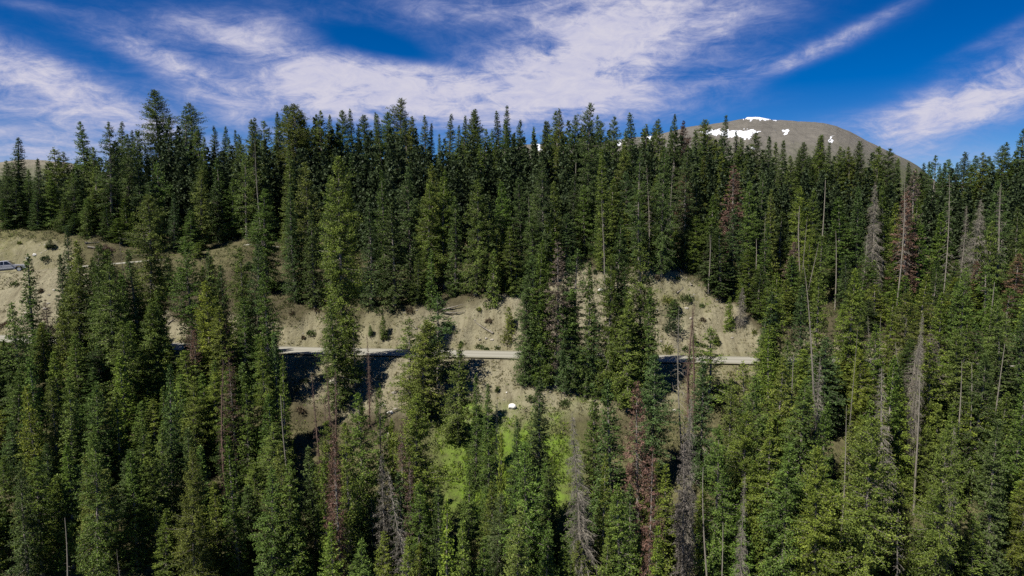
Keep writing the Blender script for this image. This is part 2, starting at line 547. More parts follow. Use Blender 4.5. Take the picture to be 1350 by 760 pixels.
PAL = {
    'dark': ('dark blue-green', (0.064, 0.098, 0.026)),
    'green': ('deep green', (0.086, 0.130, 0.023)),
    'olive': ('olive green', (0.106, 0.138, 0.025)),
    'lime': ('yellow-green', (0.130, 0.172, 0.026)),
    'brown': ('rust-brown', (0.120, 0.076, 0.050)),
    'tan': ('grey-brown', (0.120, 0.100, 0.070)),
}
NAMES = {'spruce': ('spruce_tree', 'spruce', 'spruce tree'), 'broad': ('broad_spruce_tree', 'spruce', 'spruce tree'), 'fir': ('fir_tree', 'fir', 'fir tree'),
         'ragged': ('thin_spruce_tree', 'spruce', 'spruce tree'), 'sapling': ('sapling', 'sapling', 'sapling'), 'brown': ('dying_spruce_tree', 'spruce', 'dying tree'),
         'grey': ('dead_tree', 'dead tree', 'dead tree'), 'reddish': ('dead_tree', 'dead stem', 'dead tree'), 'snag': ('dead_tree', 'snag', 'snag')}
TREES = []


def plant(px, py, kind, Y, w=None, col=None, lean=(0, 0), H=None, label=None, zone=None, group=None, jit=0.18):
    """top seen at (px, py); the trunk stands at depth Y (or where its height comes to H)."""
    if Y is None:
        lo, hi = (98, 160) if zone != 'below' else (50, 86)
        if zone != 'below' and px < 345: lo = np.interp(px, [0, 120, 200, 345], [118.5, 119, 121, 126])
        ys = np.linspace(lo, hi, 70)
        a, b = ray(px, py)
        hh = b * ys - height(a * ys, ys)
        if zone == 'below':
            ok = np.where(hh >= H)[0]
            # ground rises faster than the ray below the road: tall trees stand nearer
            Y = ys[np.argmin(np.abs(hh - H))]
        else:
            Y = ys[np.argmin(np.abs(hh - H))]
    top = at(px, py, Y)
    bx, by = top.x - lean[0], top.y - lean[1]
    g = hgt(bx, by) - 0.08
    h = top.z - g
    if h < 0.8: return None
    protos = PROTO[kind]
    cand = sorted(protos, key=lambda d: abs(math.log(h / d['H'])) + R0.random() * 0.5)[0]
    s = h / cand['H']
    sw = s ** 0.6 * (1 + R0.uniform(-jit, jit))
    if w: sw = (w / 912.0 * Y / 2) / (cand['R'] * 1.22)
    sw = max(0.4, min(sw, 2.2))
    o = empty(NAMES[kind][0], (bx, by, g), R0.random() * 6.283)
    o.scale = (sw, sw, s)
    if lean == (0, 0): lean = (R0.gauss(0, 0.012) * h, R0.gauss(0, 0.012) * h); o.location = (bx, by, g)
    if lean != (0, 0):
        d = Vector((lean[0], lean[1], h)).normalized()
        q = Vector((0, 0, 1)).rotation_difference(d)
        o.rotation_mode = 'QUATERNION'
        from mathutils import Quaternion
        o.rotation_quaternion = q @ Quaternion((0, 0, 1), R0.random() * 6.283)
        o.scale = (sw, sw, Vector((lean[0], lean[1], h)).length / cand['H'])
    t = obj('trunk', cand['trunk_me'], o)
    if 'crown_me' in cand:
        c = obj('crown', cand['crown_me'], o)
        ck = col or R0.choice(['dark', 'green', 'green', 'olive'])
        b = PAL[ck][1]
        j = R0.uniform(0.82, 1.2)
        c.color = (b[0] * j * R0.uniform(0.9, 1.1), b[1] * j, b[2] * j * R0.uniform(0.85, 1.2), 1)
    else:
        obj('crown', cand['limbs_me'], o)
        ck = None
    rec = dict(o=o, px=px, py=py, kind=kind, col=ck, zone=zone, h=h, Y=Y, label=label, group=group, w=cand['R'] * sw * 912 / Y)
    o['category'] = NAMES[kind][1] if NAMES[kind][1] != 'dead stem' else 'dead tree'
    TREES.append(rec)
    return rec

# ------------------------------------------------------------------ trees against the sky: (top px, top py, kind, height, colour, width px)
SKY = [
    (4, 212, 'spruce', 16, 'dark', 26), (20, 182, 'fir', 17, 'dark', 30), (36, 224, 'fir', 13, 'green', 22), (52, 210, 'fir', 14, 'dark', 22), (73, 196, 'ragged', 16, 'olive', 34), (83, 201, 'ragged', 15, 'olive', 30),
    (107, 161, 'spruce', 19, 'green', 34), (126, 195, 'ragged', 16, 'green', 28), (140, 162, 'ragged', 19, 'dark', 34), (155, 160, 'spruce', 19, 'olive', 34), (164, 178, 'spruce', 18, 'dark', 28),
    (173, 173, 'fir', 18, 'dark', 22), (179, 171, 'spruce', 19, 'green', 30), (189, 192, 'fir', 16, 'green', 20), (210, 119, 'spruce', 24, 'olive', 42), (221, 152, 'spruce', 22, 'dark', 34),
    (242, 142, 'ragged', 23, 'dark', 30), (250, 137, 'spruce', 23, 'olive', 36), (262, 168, 'spruce', 19, 'green', 26), (270, 181, 'fir', 18, 'green', 24), (280, 167, 'spruce', 18, 'dark', 30), (292, 167, 'fir', 18, 'dark', 20), (301, 181, 'fir', 16, 'green', 18), (308, 172, 'fir', 18, 'dark', 20),
    (315, 178, 'spruce', 18, 'green', 26), (330, 159, 'spruce', 21, 'olive', 34), (337, 156, 'spruce', 20, 'dark', 30), (355, 161, 'ragged', 20, 'green', 32), (366, 172, 'fir', 18, 'green', 22), (372, 148, 'spruce', 22, 'dark', 32),
    (382, 139, 'spruce', 23, 'green', 36), (392, 137, 'spruce', 24, 'olive', 42), (401, 148, 'spruce', 22, 'dark', 32), (415, 151, 'fir', 21, 'dark', 22), (427, 147, 'ragged', 22, 'green', 34), (437, 152, 'spruce', 21, 'olive', 30),
    (450, 145, 'spruce', 22, 'green', 30), (463, 145, 'fir', 22, 'dark', 22), (474, 166, 'fir', 19, 'green', 20), (483, 152, 'spruce', 21, 'dark', 32), (496, 149, 'fir', 20, 'dark', 20), (502, 152, 'fir', 21, 'green', 24),
    (516, 148, 'spruce', 21, 'green', 30), (526, 130, 'spruce', 24, 'olive', 42), (535, 156, 'spruce', 20, 'dark', 30), (546, 154, 'spruce', 20, 'olive', 28), (557, 153, 'spruce', 21, 'green', 32), (568, 163, 'fir', 19, 'dark', 22), (577, 177, 'fir', 18, 'green', 20),
    (590, 150, 'spruce', 21, 'dark', 34), (604, 166, 'fir', 19, 'green', 20), (610, 153, 'fir', 21, 'dark', 26), (624, 145, 'spruce', 22, 'green', 34), (630, 145, 'spruce', 21, 'dark', 32), (643, 171, 'ragged', 18, 'olive', 24), (650, 171, 'fir', 18, 'green', 20), (657, 148, 'fir', 21, 'dark', 26), (662, 159, 'spruce', 20, 'green', 28),
    (674, 139, 'fir', 22, 'dark', 28), (687, 158, 'spruce', 20, 'dark', 36), (705, 168, 'fir', 17, 'green', 20), (716, 160, 'fir', 19, 'dark', 24), (724, 160, 'spruce', 19, 'olive', 26), (733, 147, 'spruce', 21, 'green', 34), (743, 144, 'spruce', 22, 'olive', 36), (759, 153, 'spruce', 20, 'dark', 32),
    (778, 136, 'spruce', 23, 'dark', 36), (787, 153, 'spruce', 20, 'green', 26), (795, 160, 'spruce', 19, 'green', 28), (810, 155, 'spruce', 20, 'dark', 30), (824, 171, 'fir', 17, 'green', 22), (835, 150, 'fir', 21, 'dark', 32), (851, 165, 'ragged', 18, 'green', 28),
    (862, 160, 'ragged', 19, 'dark', 26), (872, 158, 'spruce', 20, 'green', 30), (882, 167, 'fir', 18, 'dark', 20), (893, 150, 'spruce', 21, 'dark', 32), (905, 160, 'spruce', 19, 'brown', 30), (917, 172, 'spruce', 18, 'green', 28), (940, 157, 'spruce', 20, 'olive', 36), (957, 152, 'fir', 21, 'dark', 28),
    (969, 173, 'fir', 17, 'dark', 20), (980, 183, 'spruce', 17, 'green', 28), (999, 176, 'spruce', 18, 'dark', 30), (1015, 180, 'fir', 17, 'dark', 24), (1023, 188, 'fir', 16, 'green', 22), (1032, 186, 'fir', 17, 'dark', 24), (1043, 206, 'spruce', 16, 'green', 28),
    (1052, 200, 'spruce', 16, 'green', 28), (1062, 188, 'spruce', 18, 'dark', 30), (1078, 179, 'fir', 18, 'dark', 28), (1083, 179, 'spruce', 19, 'green', 30), (1096, 188, 'fir', 17, 'dark', 22), (1106, 194, 'spruce', 17, 'green', 26), (1116, 198, 'fir', 16, 'dark', 22), (1123, 194, 'spruce', 17, 'olive', 26),
    (1132, 187, 'spruce', 18, 'dark', 30), (1154, 194, 'spruce', 18, 'green', 32), (1174, 197, 'spruce', 18, 'dark', 34), (1186, 209, 'fir', 15, 'green', 22), (1198, 215, 'fir', 15, 'dark', 24), (1209, 223, 'spruce', 14, 'olive', 26), (1219, 216, 'fir', 15, 'dark', 22), (1225, 214, 'fir', 15, 'green', 22),
    (1230, 206, 'ragged', 17, 'dark', 22), (1237, 220, 'fir', 14, 'green', 20), (1243, 215, 'fir', 15, 'dark', 22), (1250, 211, 'spruce', 15, 'green', 28), (1258, 215, 'fir', 15, 'dark', 22), (1267, 201, 'spruce', 17, 'dark', 32), (1280, 218, 'fir', 15, 'green', 24), (1288, 206, 'spruce', 16, 'dark', 26), (1297, 202, 'spruce', 17, 'olive', 32), (1303, 207, 'spruce', 16, 'green', 28),
    (1318, 193, 'ragged', 18, 'dark', 30), (1327, 188, 'spruce', 19, 'green', 30), (1344, 171, 'spruce', 21, 'dark', 42), (1368, 182, 'spruce', 20, 'green', 40),
]
SKY_LABEL = {
    210: 'tallest spruce on the skyline, thick olive green column with a pointed top',
    221: 'dark spruce shouldering against the tallest skyline spruce, its top a little lower',
    392: 'round-topped olive spruce with the widest crown among the skyline trees',
    526: 'tall olive spruce rising well above its neighbours in the middle of the skyline',
    743: 'olive spruce with the flat umbrella-like top on the skyline',
    905: 'skyline spruce with a rust-brown crown just before the mountain begins',
    957: 'thin dark spire standing in front of the large snow patch on the mountain',
    940: 'olive spruce with a blunt top just before the thin spire at the snow patch',
    1344: 'tall dark spruce at the far edge of the picture, highest of its neighbours',
    107: 'ragged green spruce leaning a little, first tall tree after the distant tan ridge',
    20: 'dark slender fir with a bushy pointed top above the pickup truck',
}
for px, py, kind, H, col, w in SKY:
    plant(px, py, kind, None, w=w, col=col, H=H, zone='sky', label=SKY_LABEL.get(px))

# ------------------------------------------------------------------ trees above the road whose tops stand before other trees
rng = random.Random(23)
sky_px = np.array([t[0] for t in SKY]); sky_py = np.array([t[1] for t in SKY])


def sky_line(px):
    m = np.abs(sky_px - px) < 22
    return sky_py[m].max() if m.any() else 210


UP = [  # explicit ones (px, py, kind, Y, colour, width)
    (67, 316, 'sapling', 112.8, 'dark', 15), (128, 250, 'spruce', 119, 'green', 30), (150, 236, 'spruce', 121, 'dark', 32), (166, 262, 'fir', 118, 'green', 26), (184, 226, 'ragged', 122, 'olive', 30), (200, 240, 'spruce', 120, 'dark', 32),
    (226, 255, 'fir', 119.5, 'dark', 26), (262, 225, 'spruce', 122, 'olive', 34), (285, 240, 'ragged', 126, 'dark', 28), (305, 236, 'spruce', 127, 'green', 30), (318, 250, 'fir', 128, 'dark', 24),
    (18, 240, 'spruce', 119, 'dark', 32), (45, 252, 'fir', 118.5, 'dark', 26), (62, 238, 'spruce', 120, 'green', 32), (95, 234, 'spruce', 120, 'dark', 34), (82, 262, 'fir', 118, 'olive', 26), (8, 262, 'fir', 118, 'green', 26), (112, 268, 'sapling', 116.5, 'green', 22),
    (118, 262, 'spruce', 118, 'green', 30), (142, 268, 'fir', 117.5, 'dark', 28), (158, 288, 'spruce', 116.5, 'green', 30), (176, 280, 'fir', 117.5, 'olive', 26), (202, 285, 'spruce', 118, 'dark', 30), (248, 278, 'spruce', 119, 'green', 32), (340, 290, 'spruce', 118, 'dark', 32), (95, 282, 'fir', 117, 'dark', 28), (260, 320, 'sapling', 113, 'green', 24), (330, 345, 'sapling', 111, 'dark', 26),
    (222, 340, 'sapling', 103, 'green', 26), (238, 352, 'sapling', 102, 'dark', 24), (213, 362, 'sapling', 101, 'olive', 22),
    (350, 250, 'spruce', 106, 'green', 40), (385, 246, 'fir', 103, 'dark', 34), (400, 215, 'spruce', 106, 'olive', 40), (412, 278, 'fir', 100, 'dark', 36), (432, 232, 'spruce', 105, 'green', 38), (462, 240, 'fir', 104, 'olive', 32), (487, 262, 'fir', 100.5, 'dark', 38), (505, 225, 'spruce', 106, 'green', 38),
    (518, 268, 'fir', 99.8, 'dark', 44), (540, 222, 'spruce', 106, 'dark', 36), (562, 240, 'spruce', 104, 'olive', 38), (585, 225, 'spruce', 107, 'green', 36), (598, 262, 'fir', 103, 'dark', 32), (626, 238, 'spruce', 101, 'green', 40), (640, 258, 'ragged', 103, 'dark', 34), (660, 240, 'spruce', 106, 'green', 36), (655, 300, 'fir', 102, 'olive', 28),
    (690, 235, 'spruce', 107, 'dark', 36), (712, 222, 'spruce', 109, 'green', 34), (734, 240, 'spruce', 107, 'olive', 36), (755, 230, 'fir', 109, 'dark', 32), (772, 245, 'spruce', 108, 'green', 34), (790, 258, 'fir', 107, 'dark', 30), (808, 236, 'spruce', 108, 'green', 34), (828, 228, 'spruce', 110, 'dark', 34),
    (848, 240, 'spruce', 109, 'green', 32), (866, 232, 'fir', 110, 'olive', 28), (880, 250, 'spruce', 108, 'green', 32), (890, 305, 'sapling', 106.5, 'lime', 26), (902, 226, 'brown', 110, 'brown', 30), (922, 240, 'spruce', 108, 'dark', 34), (940, 258, 'fir', 106, 'green', 34), (952, 300, 'fir', 102, 'dark', 44), (966, 218, 'brown', 110, 'brown', 30), (970, 275, 'spruce', 104, 'dark', 38),
    (985, 240, 'spruce', 108, 'green', 34), (1003, 228, 'spruce', 110, 'dark', 32), (962, 392, 'sapling', 96, 'green', 18), (890, 395, 'sapling', 97.5, 'dark', 30),
    (506, 417, 'sapling', 95.2, 'green', 15), (488, 429, 'sapling', 95, 'green', 9), (618, 445, 'sapling', 94.8, 'olive', 6), (672, 405, 'sapling', 95.0, 'lime', 18), (916, 440, 'sapling', 94, 'green', 9), (946, 440, 'sapling', 94, 'olive', 9),
    (702, 285, 'spruce', 101.5, 'dark', 36), (727, 270, 'fir', 102, 'green', 34), (748, 282, 'spruce', 103, 'dark', 36), (800, 280, 'fir', 104.5, 'green', 32), (822, 268, 'spruce', 105, 'olive', 36), (846, 280, 'fir', 104.8, 'dark', 34), (866, 290, 'spruce', 105.2, 'green', 32), (915, 285, 'spruce', 105.5, 'olive', 32), (935, 300, 'fir', 103.5, 'dark', 34), (990, 330, 'spruce', 99, 'green', 36), (1004, 350, 'fir', 97.5, 'dark', 34), (676, 300, 'spruce', 101, 'green', 34), (651, 330, 'sapling', 99, 'olive', 28),
    (548, 335, 'fir', 100, 'dark', 30), (568, 330, 'sapling', 99, 'green', 20), (680, 330, 'fir', 101, 'green', 28),
    (1157, 240, 'grey', 104, None, 30), (1296, 262, 'grey', 101, None, 34), (1202, 252, 'brown', 103, 'brown', 34), (1338, 335, 'brown', 99, 'brown', 30), (1210, 225, 'brown', 112, 'tan', 26),
    (1048, 320, 'brown', 100, 'brown', 26), (1271, 270, 'grey', 106, None, 18), (977, 378, 'grey', 96, None, 16), (1292, 345, 'brown', 98, 'brown', 24),
    (648, 292, 'snag', 103, None, None), (671, 296, 'snag', 103, None, None), (902, 250, 'snag', 107, None, None), (1064, 285, 'snag', 103, None, None), (757, 195, 'snag', 110, None, None), (480, 300, 'snag', 102, None, None), (888, 215, 'snag', 107, None, None), (996, 300, 'snag', 101, None, None),
    (1087, 212, 'snag', 108, None, None), (343, 182, 'snag', 112, None, None), (1320, 245, 'snag', 104, None, None), (1075, 318, 'snag', 100, None, None),
]
LEAN = {648: (2.2, 0), 671: (-1.6, 0), 1064: (0.2, 0), 1075: (1.0, 0)}
UP_LABEL = {
    67: 'small lone conifer on the bare sandy slope beside the pickup truck',
    952: 'thick blue-green fir at the edge of the high sandy bank, foliage to the ground',
    506: 'small lone sapling growing on the sandy cut bank above the road',
    488: 'tiny shrubby conifer on the sandy cut bank beside a taller sapling',
    672: 'yellow-green bushy young conifer on the bank near the white boulder',
    648: 'pale bare pole leaning over the sandy bank, lower end near the log pile',
    1296: 'wide grey dead tree hung with twigs, near the far edge above the road',
    1157: 'grey dead tree with a twiggy column, below the lower end of the mountain ridge',
    1202: 'rust-red dying spruce standing out among green trees below the mountain ridge end',
    890: 'round yellow-green young conifer at the top of the high sandy bank',
    977: 'grey dead tree before the sandy bank at the far end of the visible road',
}
for px, py, kind, Y, col, w in UP:
    if 340 < px < 695 and 98 < Y < 107.5 and kind != 'snag': Y = 97.2 + (Y - 98) * 0.75
    plant(px, py, kind, Y, w=w, col=col, lean=LEAN.get(px, (0, 0)), zone='upper', label=UP_LABEL.get(px))
for px in (555, 700, 800, 860, 930, 1012, 1058, 1100, 1140, 1188, 1245, 1332):
    plant(px + rng.uniform(-4, 4), rng.uniform(205, 330), 'snag', rng.uniform(99, 106), zone='upper', lean=(rng.uniform(-0.8, 0.8), 0))
for px in (1052, 1128, 1190, 1218, 1277, 1330):
    plant(px + rng.uniform(-4, 4), rng.uniform(400, 520), rng.choice(['snag', 'snag', 'snag', 'grey']), rng.uniform(68, 78), w=14, zone='below', lean=(rng.uniform(-1.8, 0.6), 0))
# more of the same on the closed slope
x = 1010.0
while x < 1390:
    for lo, hi, Y0, Y1 in ((232, 285, 106, 112), (285, 345, 99, 104), (350, 395, 94.5, 97.5)):
        px = x + rng.uniform(-9, 9); py = rng.uniform(lo, hi)
        if hi > 350 and 1040 < px < 1140 and rng.random() < 0.6: continue
        plant(px, py, rng.choice(['spruce', 'spruce', 'fir', 'fir', 'ragged']), rng.uniform(Y0, Y1), w=rng.uniform(26, 40), col=rng.choice(['green', 'green', 'olive', 'dark', 'lime']), zone='upper')
    x += 25
x = 10.0
while x < 1000:
    px = x + rng.uniform(-5, 5)
    py = sky_line(px) + rng.uniform(18, 40)
    plant(px, py, rng.choice(['spruce', 'spruce', 'fir', 'fir', 'ragged']), None, H=rng.uniform(15, 19), w=rng.uniform(24, 34), col=rng.choice(['green', 'olive', 'dark', 'dark']), zone='upper')
    x += 28

# ------------------------------------------------------------------ trees below the road
BE = [
    (37, 336, 'fir', 84, 'green', 40), (86, 298, 'fir', 86.0, 'dark', 26), (104, 318, 'spruce', 84, 'olive', 46), (128, 322, 'spruce', 82.5, 'dark', 46), (146, 345, 'spruce', 80, 'olive', 44), (188, 258, 'spruce', 84.5, 'olive', 52), (176, 330, 'fir', 82, 'dark', 36), (205, 395, 'spruce', 78, 'green', 46),
    (252, 318, 'spruce', 84.5, 'green', 46), (270, 372, 'spruce', 82, 'lime', 40), (313, 328, 'spruce', 83, 'olive', 40), (336, 318, 'spruce', 83, 'dark', 40), (350, 360, 'spruce', 80, 'green', 44), (362, 440, 'fir', 76, 'dark', 38),
    (447, 206, 'spruce', 84.0, 'olive', 58), (466, 420, 'ragged', 83, 'green', 24), (440, 398, 'spruce', 80, 'green', 46),
    (541, 420, 'ragged', 82, 'olive', 36), (576, 390, 'ragged', 83, 'dark', 50), (556, 424, 'broad', 79, 'olive', 70), (545, 520, 'broad', 72, 'lime', 66), (604, 453, 'spruce', 80, 'olive', 44), (627, 494, 'fir', 80, 'green', 30),
    (472, 522, 'spruce', 72, 'green', 62), (455, 560, 'spruce', 68, 'olive', 50), (502, 510, 'ragged', 76, 'green', 34), (644, 507, 'fir', 75, 'green', 34), (680, 553, 'fir', 71, 'dark', 34), (709, 498, 'fir', 73, 'dark', 48), (700, 585, 'spruce', 67, 'green', 66),
    (704, 338, 'spruce', 83.2, 'dark', 40), (722, 350, 'spruce', 83.0, 'green', 34), (763, 330, 'ragged', 83.2, 'green', 46), (752, 385, 'spruce', 82.5, 'dark', 34), (786, 400, 'spruce', 82.0, 'dark', 36), (815, 290, 'spruce', 82.5, 'dark', 46), (842, 322, 'spruce', 81.5, 'green', 52), (832, 395, 'spruce', 80, 'olive', 50),
    (713, 318, 'fir', 82.8, 'green', 32), (746, 342, 'spruce', 82.3, 'dark', 36), (774, 352, 'fir', 82.0, 'green', 30), (803, 338, 'spruce', 81.5, 'green', 38), (828, 315, 'fir', 82.6, 'dark', 34), (858, 380, 'spruce', 80.5, 'green', 36), (692, 372, 'spruce', 83.0, 'dark', 34),
    (100, 352, 'fir', 85.0, 'green', 32), (118, 340, 'spruce', 85.5, 'olive', 38), (140, 332, 'fir', 85.5, 'green', 34), (162, 362, 'spruce', 84.0, 'dark', 36), (206, 352, 'fir', 85.0, 'olive', 32), (272, 352, 'fir', 85.0, 'green', 32), (290, 350, 'spruce', 84.5, 'dark', 36), (322, 362, 'fir', 84.5, 'olive', 32), (85, 380, 'spruce', 83.0, 'olive', 36), (52, 425, 'spruce', 82.0, 'green', 38), (14, 452, 'spruce', 80.0, 'dark', 40), (375, 470, 'fir', 77.0, 'green', 30),
    (806, 500, 'fir', 74, 'dark', 60), (788, 512, 'fir', 77, 'green', 44), (858, 470, 'spruce', 77, 'dark', 54), (822, 640, 'spruce', 62, 'green', 60),
    (936, 432, 'ragged', 81, 'green', 44), (925, 475, 'spruce', 78, 'dark', 46), (963, 500, 'spruce', 78, 'olive', 40), (984, 478, 'ragged', 80, 'olive', 46), (975, 545, 'broad', 72, 'olive', 64), (1010, 428, 'spruce', 82, 'lime', 46), (1022, 360, 'spruce', 84, 'green', 46), (946, 560, 'spruce', 70, 'green', 50),
    (1148, 547, 'broad', 66, 'lime', 80), (1095, 445, 'spruce', 80, 'dark', 52), (1112, 402, 'spruce', 83, 'green', 44), (1180, 470, 'fir', 76, 'green', 40), (1233, 455, 'spruce', 76, 'olive', 60), (1262, 440, 'spruce', 78, 'olive', 48), (1322, 430, 'fir', 78, 'dark', 50), (1340, 490, 'fir', 74, 'green', 50), (1290, 470, 'spruce', 76, 'dark', 50), (1318, 555, 'fir', 70, 'dark', 54),
    (1060, 500, 'spruce', 76, 'green', 56), (1030, 470, 'spruce', 79, 'olive', 50), (1245, 560, 'broad', 66, 'olive', 64), (1085, 590, 'broad', 66, 'lime', 64), (1040, 585, 'spruce', 68, 'green', 70), (1010, 560, 'spruce', 70, 'olive', 60),
    (518, 555, 'sapling', 74, 'lime', 26), (660, 575, 'sapling', 71, 'lime', 24),
    (900, 400, 'snag', 71, None, None), (1047, 352, 'snag', 76, None, None), (1150, 415, 'snag', 78, None, None), (1168, 412, 'snag', 79, None, None), (1183, 432, 'snag', 77, None, None), (376, 485, 'snag', 74, None, None), (484, 440, 'reddish', 80, None, 12), (163, 318, 'snag', 86, None, None), (1310, 350, 'snag', 84, None, None),
    (73, 660, 'snag', 56, None, None), (527, 690, 'snag', 58, None, None), (163, 720, 'snag', 54, None, None), (1116, 535, 'snag', 72, None, None), (1205, 465, 'snag', 74, None, None), (1265, 475, 'snag', 76, None, None), (942, 585, 'snag', 68, None, None), (952, 660, 'snag', 60, None, None), (1196, 670, 'snag', 60, None, None),
    (761, 543, 'grey', 66, None, 52), (1075, 470, 'grey', 76, None, 34), (1160, 480, 'grey', 74, None, 44), (1203, 450, 'grey', 80, None, 40), (520, 615, 'grey', 64, None, 40), (912, 520, 'grey', 70, None, 34), (655, 525, 'grey', 75, None, 16), (1262, 560, 'grey', 70, None, 30), (985, 620, 'grey', 64, None, 26),
    (847, 505, 'brown', 72, 'brown', 46), (735, 318, 'brown', 83, 'tan', 34), (300, 420, 'brown', 80, 'brown', 22), (64, 395, 'brown', 84, 'brown', 18), (245, 430, 'brown', 80, 'brown', 22), (290, 470, 'reddish', 76, None, None), (508, 600, 'brown', 68, 'tan', 26), (540, 600, 'brown', 69, 'brown', 18),
    (420, 490, 'reddish', 74, None, 16), (428, 478, 'reddish', 74.5, None, 16), (437, 485, 'reddish', 73.5, None, 18), (443, 500, 'reddish', 73, None, 16), (432, 520, 'reddish', 71, None, 20), (441, 560, 'brown', 69, 'brown', 24),
    (256, 436, 'brown', 80, 'brown', 22), (305, 470, 'brown', 77, 'brown', 22), (446, 575, 'brown', 66, 'brown', 28), (860, 590, 'brown', 63, 'brown', 30), (905, 560, 'brown', 68, 'tan', 28), (530, 560, 'brown', 70, 'brown', 20),
    (912, 398, 'reddish', 78, None, 18), (917, 405, 'reddish', 77, None, 16), (500, 540, 'reddish', 74, None, 14), (1225, 440, 'brown', 78, 'tan', 34),
]
BLEAN = {900: (-0.6, 0), 1047: (-3.6, 0), 1183: (-2.0, 0), 1150: (-1.2, 0), 376: (-0.6, 0), 527: (1.0, 0), 761: (-1.2, 0), 1160: (-1.5, 0), 520: (-2.4, 0), 1205: (-1.0, 0), 577: (-1, 0)}
BE_LABEL = {
    447: 'tall olive spruce rising from below the road across the sandy bank to the upper forest',
    556: 'bushy wide olive spruce whose crown covers the middle of the visible road',
    604: 'pointed olive spruce beside the bushy wide one, its tip just reaching the road',
    472: 'broad green spruce just after the clump of reddish dead stems',
    709: 'narrow dark fir rising in the bright green meadow below the white boulder',
    644: 'thin dark fir spire at the near edge of the bright green meadow',
    806: 'thick dark blue-green fir with tiered boughs next to the rust-brown dying tree',
    847: 'dying spruce with rust-brown needles on its lower half, standing below the road',
    761: 'large grey dead tree hung with drooping twigs, at the edge of the green meadow',
    900: 'tall thin bare pole crossing the gravel road in front of the high bank',
    1047: 'long pale snag leaning diagonally among the green trees past the road end',
    163: 'thin bare trunk standing in front of a small sandy gap below the pickup truck',
    1148: 'broad yellow-green bushy tree with a rounded top low on the slope',
    735: 'grey-brown dying tree among the dark spruces rooted just under the road',
    37: 'slim green fir standing just before the front of the pickup truck',
    188: 'tallest of the olive spruces below the sandy slope with the upper track behind it',
    420: 'first thin reddish stem of the dead clump below the road',
    428: 'tallest thin reddish stem of the dead clump below the road',
    437: 'thicker reddish stem in the middle of the dead clump below the road',
    443: 'last upright reddish stem of the dead clump below the road',
    432: 'shorter bushy reddish stem at the front of the dead clump below the road',
}
for px, py, kind, Y, col, w in BE:
    Y = max(55.0, Y - 9.0 * min(1.0, max(0.0, (py - 425) / 60.0)))
    plant(px, py, kind, Y, w=w, col=col, lean=BLEAN.get(px, (0, 0)), zone='below', label=BE_LABEL.get(px))

# fill: closed forest low on the slope, at both sides of the clearing
fill = []


def fill_row(x0, x1, step, lo, hi, Y0, Y1, kinds, cols, w0, w1):
    x = x0
    while x < x1:
        px = x + rng.uniform(-0.35, 0.35) * step
        py = rng.uniform(lo, hi)
        if 206 < px < 250 and py < 462:
            x += step; continue
        plant(px, py, rng.choice(kinds), rng.uniform(Y0, Y1), w=rng.uniform(w0, w1), col=rng.choice(cols), zone='below')
        x += step * rng.uniform(0.8, 1.2)


G = ['spruce', 'spruce', 'spruce', 'fir', 'fir']
H_ = G + ['broad']
fill_row(-25, 330, 24, 392, 470, 75, 81, G, ['olive', 'green', 'dark', 'olive'], 34, 46)
fill_row(-25, 372, 22, 480, 560, 66, 73, G, ['olive', 'green', 'dark', 'lime'], 36, 50)
fill_row(-25, 430, 25, 570, 680, 57, 64, H_, ['olive', 'green', 'dark', 'green'], 42, 58)
fill_row(76, 296, 21, 318, 385, 81, 86, G, ['olive', 'green', 'dark', 'green'], 30, 40)
fill_row(-25, 350, 26, 440, 530, 70, 77, ['fir', 'fir', 'spruce'], ['olive', 'green', 'dark', 'lime'], 34, 46)
fill_row(-25, 440, 28, 545, 620, 60, 67, ['fir', 'fir', 'spruce'], ['olive', 'green', 'dark', 'green'], 38, 52)
fill_row(1028, 1390, 25, 345, 400, 81, 85.5, G, ['olive', 'green', 'dark', 'lime'], 32, 42)
fill_row(1020, 1390, 23, 405, 480, 76, 82, G, ['olive', 'green', 'dark', 'lime'], 34, 46)
fill_row(1000, 1390, 24, 495, 570, 66, 74, G, ['olive', 'green', 'lime', 'lime'], 38, 52)
fill_row(880, 1390, 27, 590, 690, 57, 65, H_, ['olive', 'green', 'lime', 'olive'], 42, 60)
fill_row(430, 900, 27, 600, 660, 57, 63, ['spruce', 'spruce', 'fir', 'fir'], ['olive', 'green', 'dark', 'green'], 36, 48)
fill_row(440, 900, 29, 660, 725, 53, 57, ['spruce', 'spruce', 'fir', 'spruce'], ['olive', 'green', 'lime', 'green'], 42, 56)

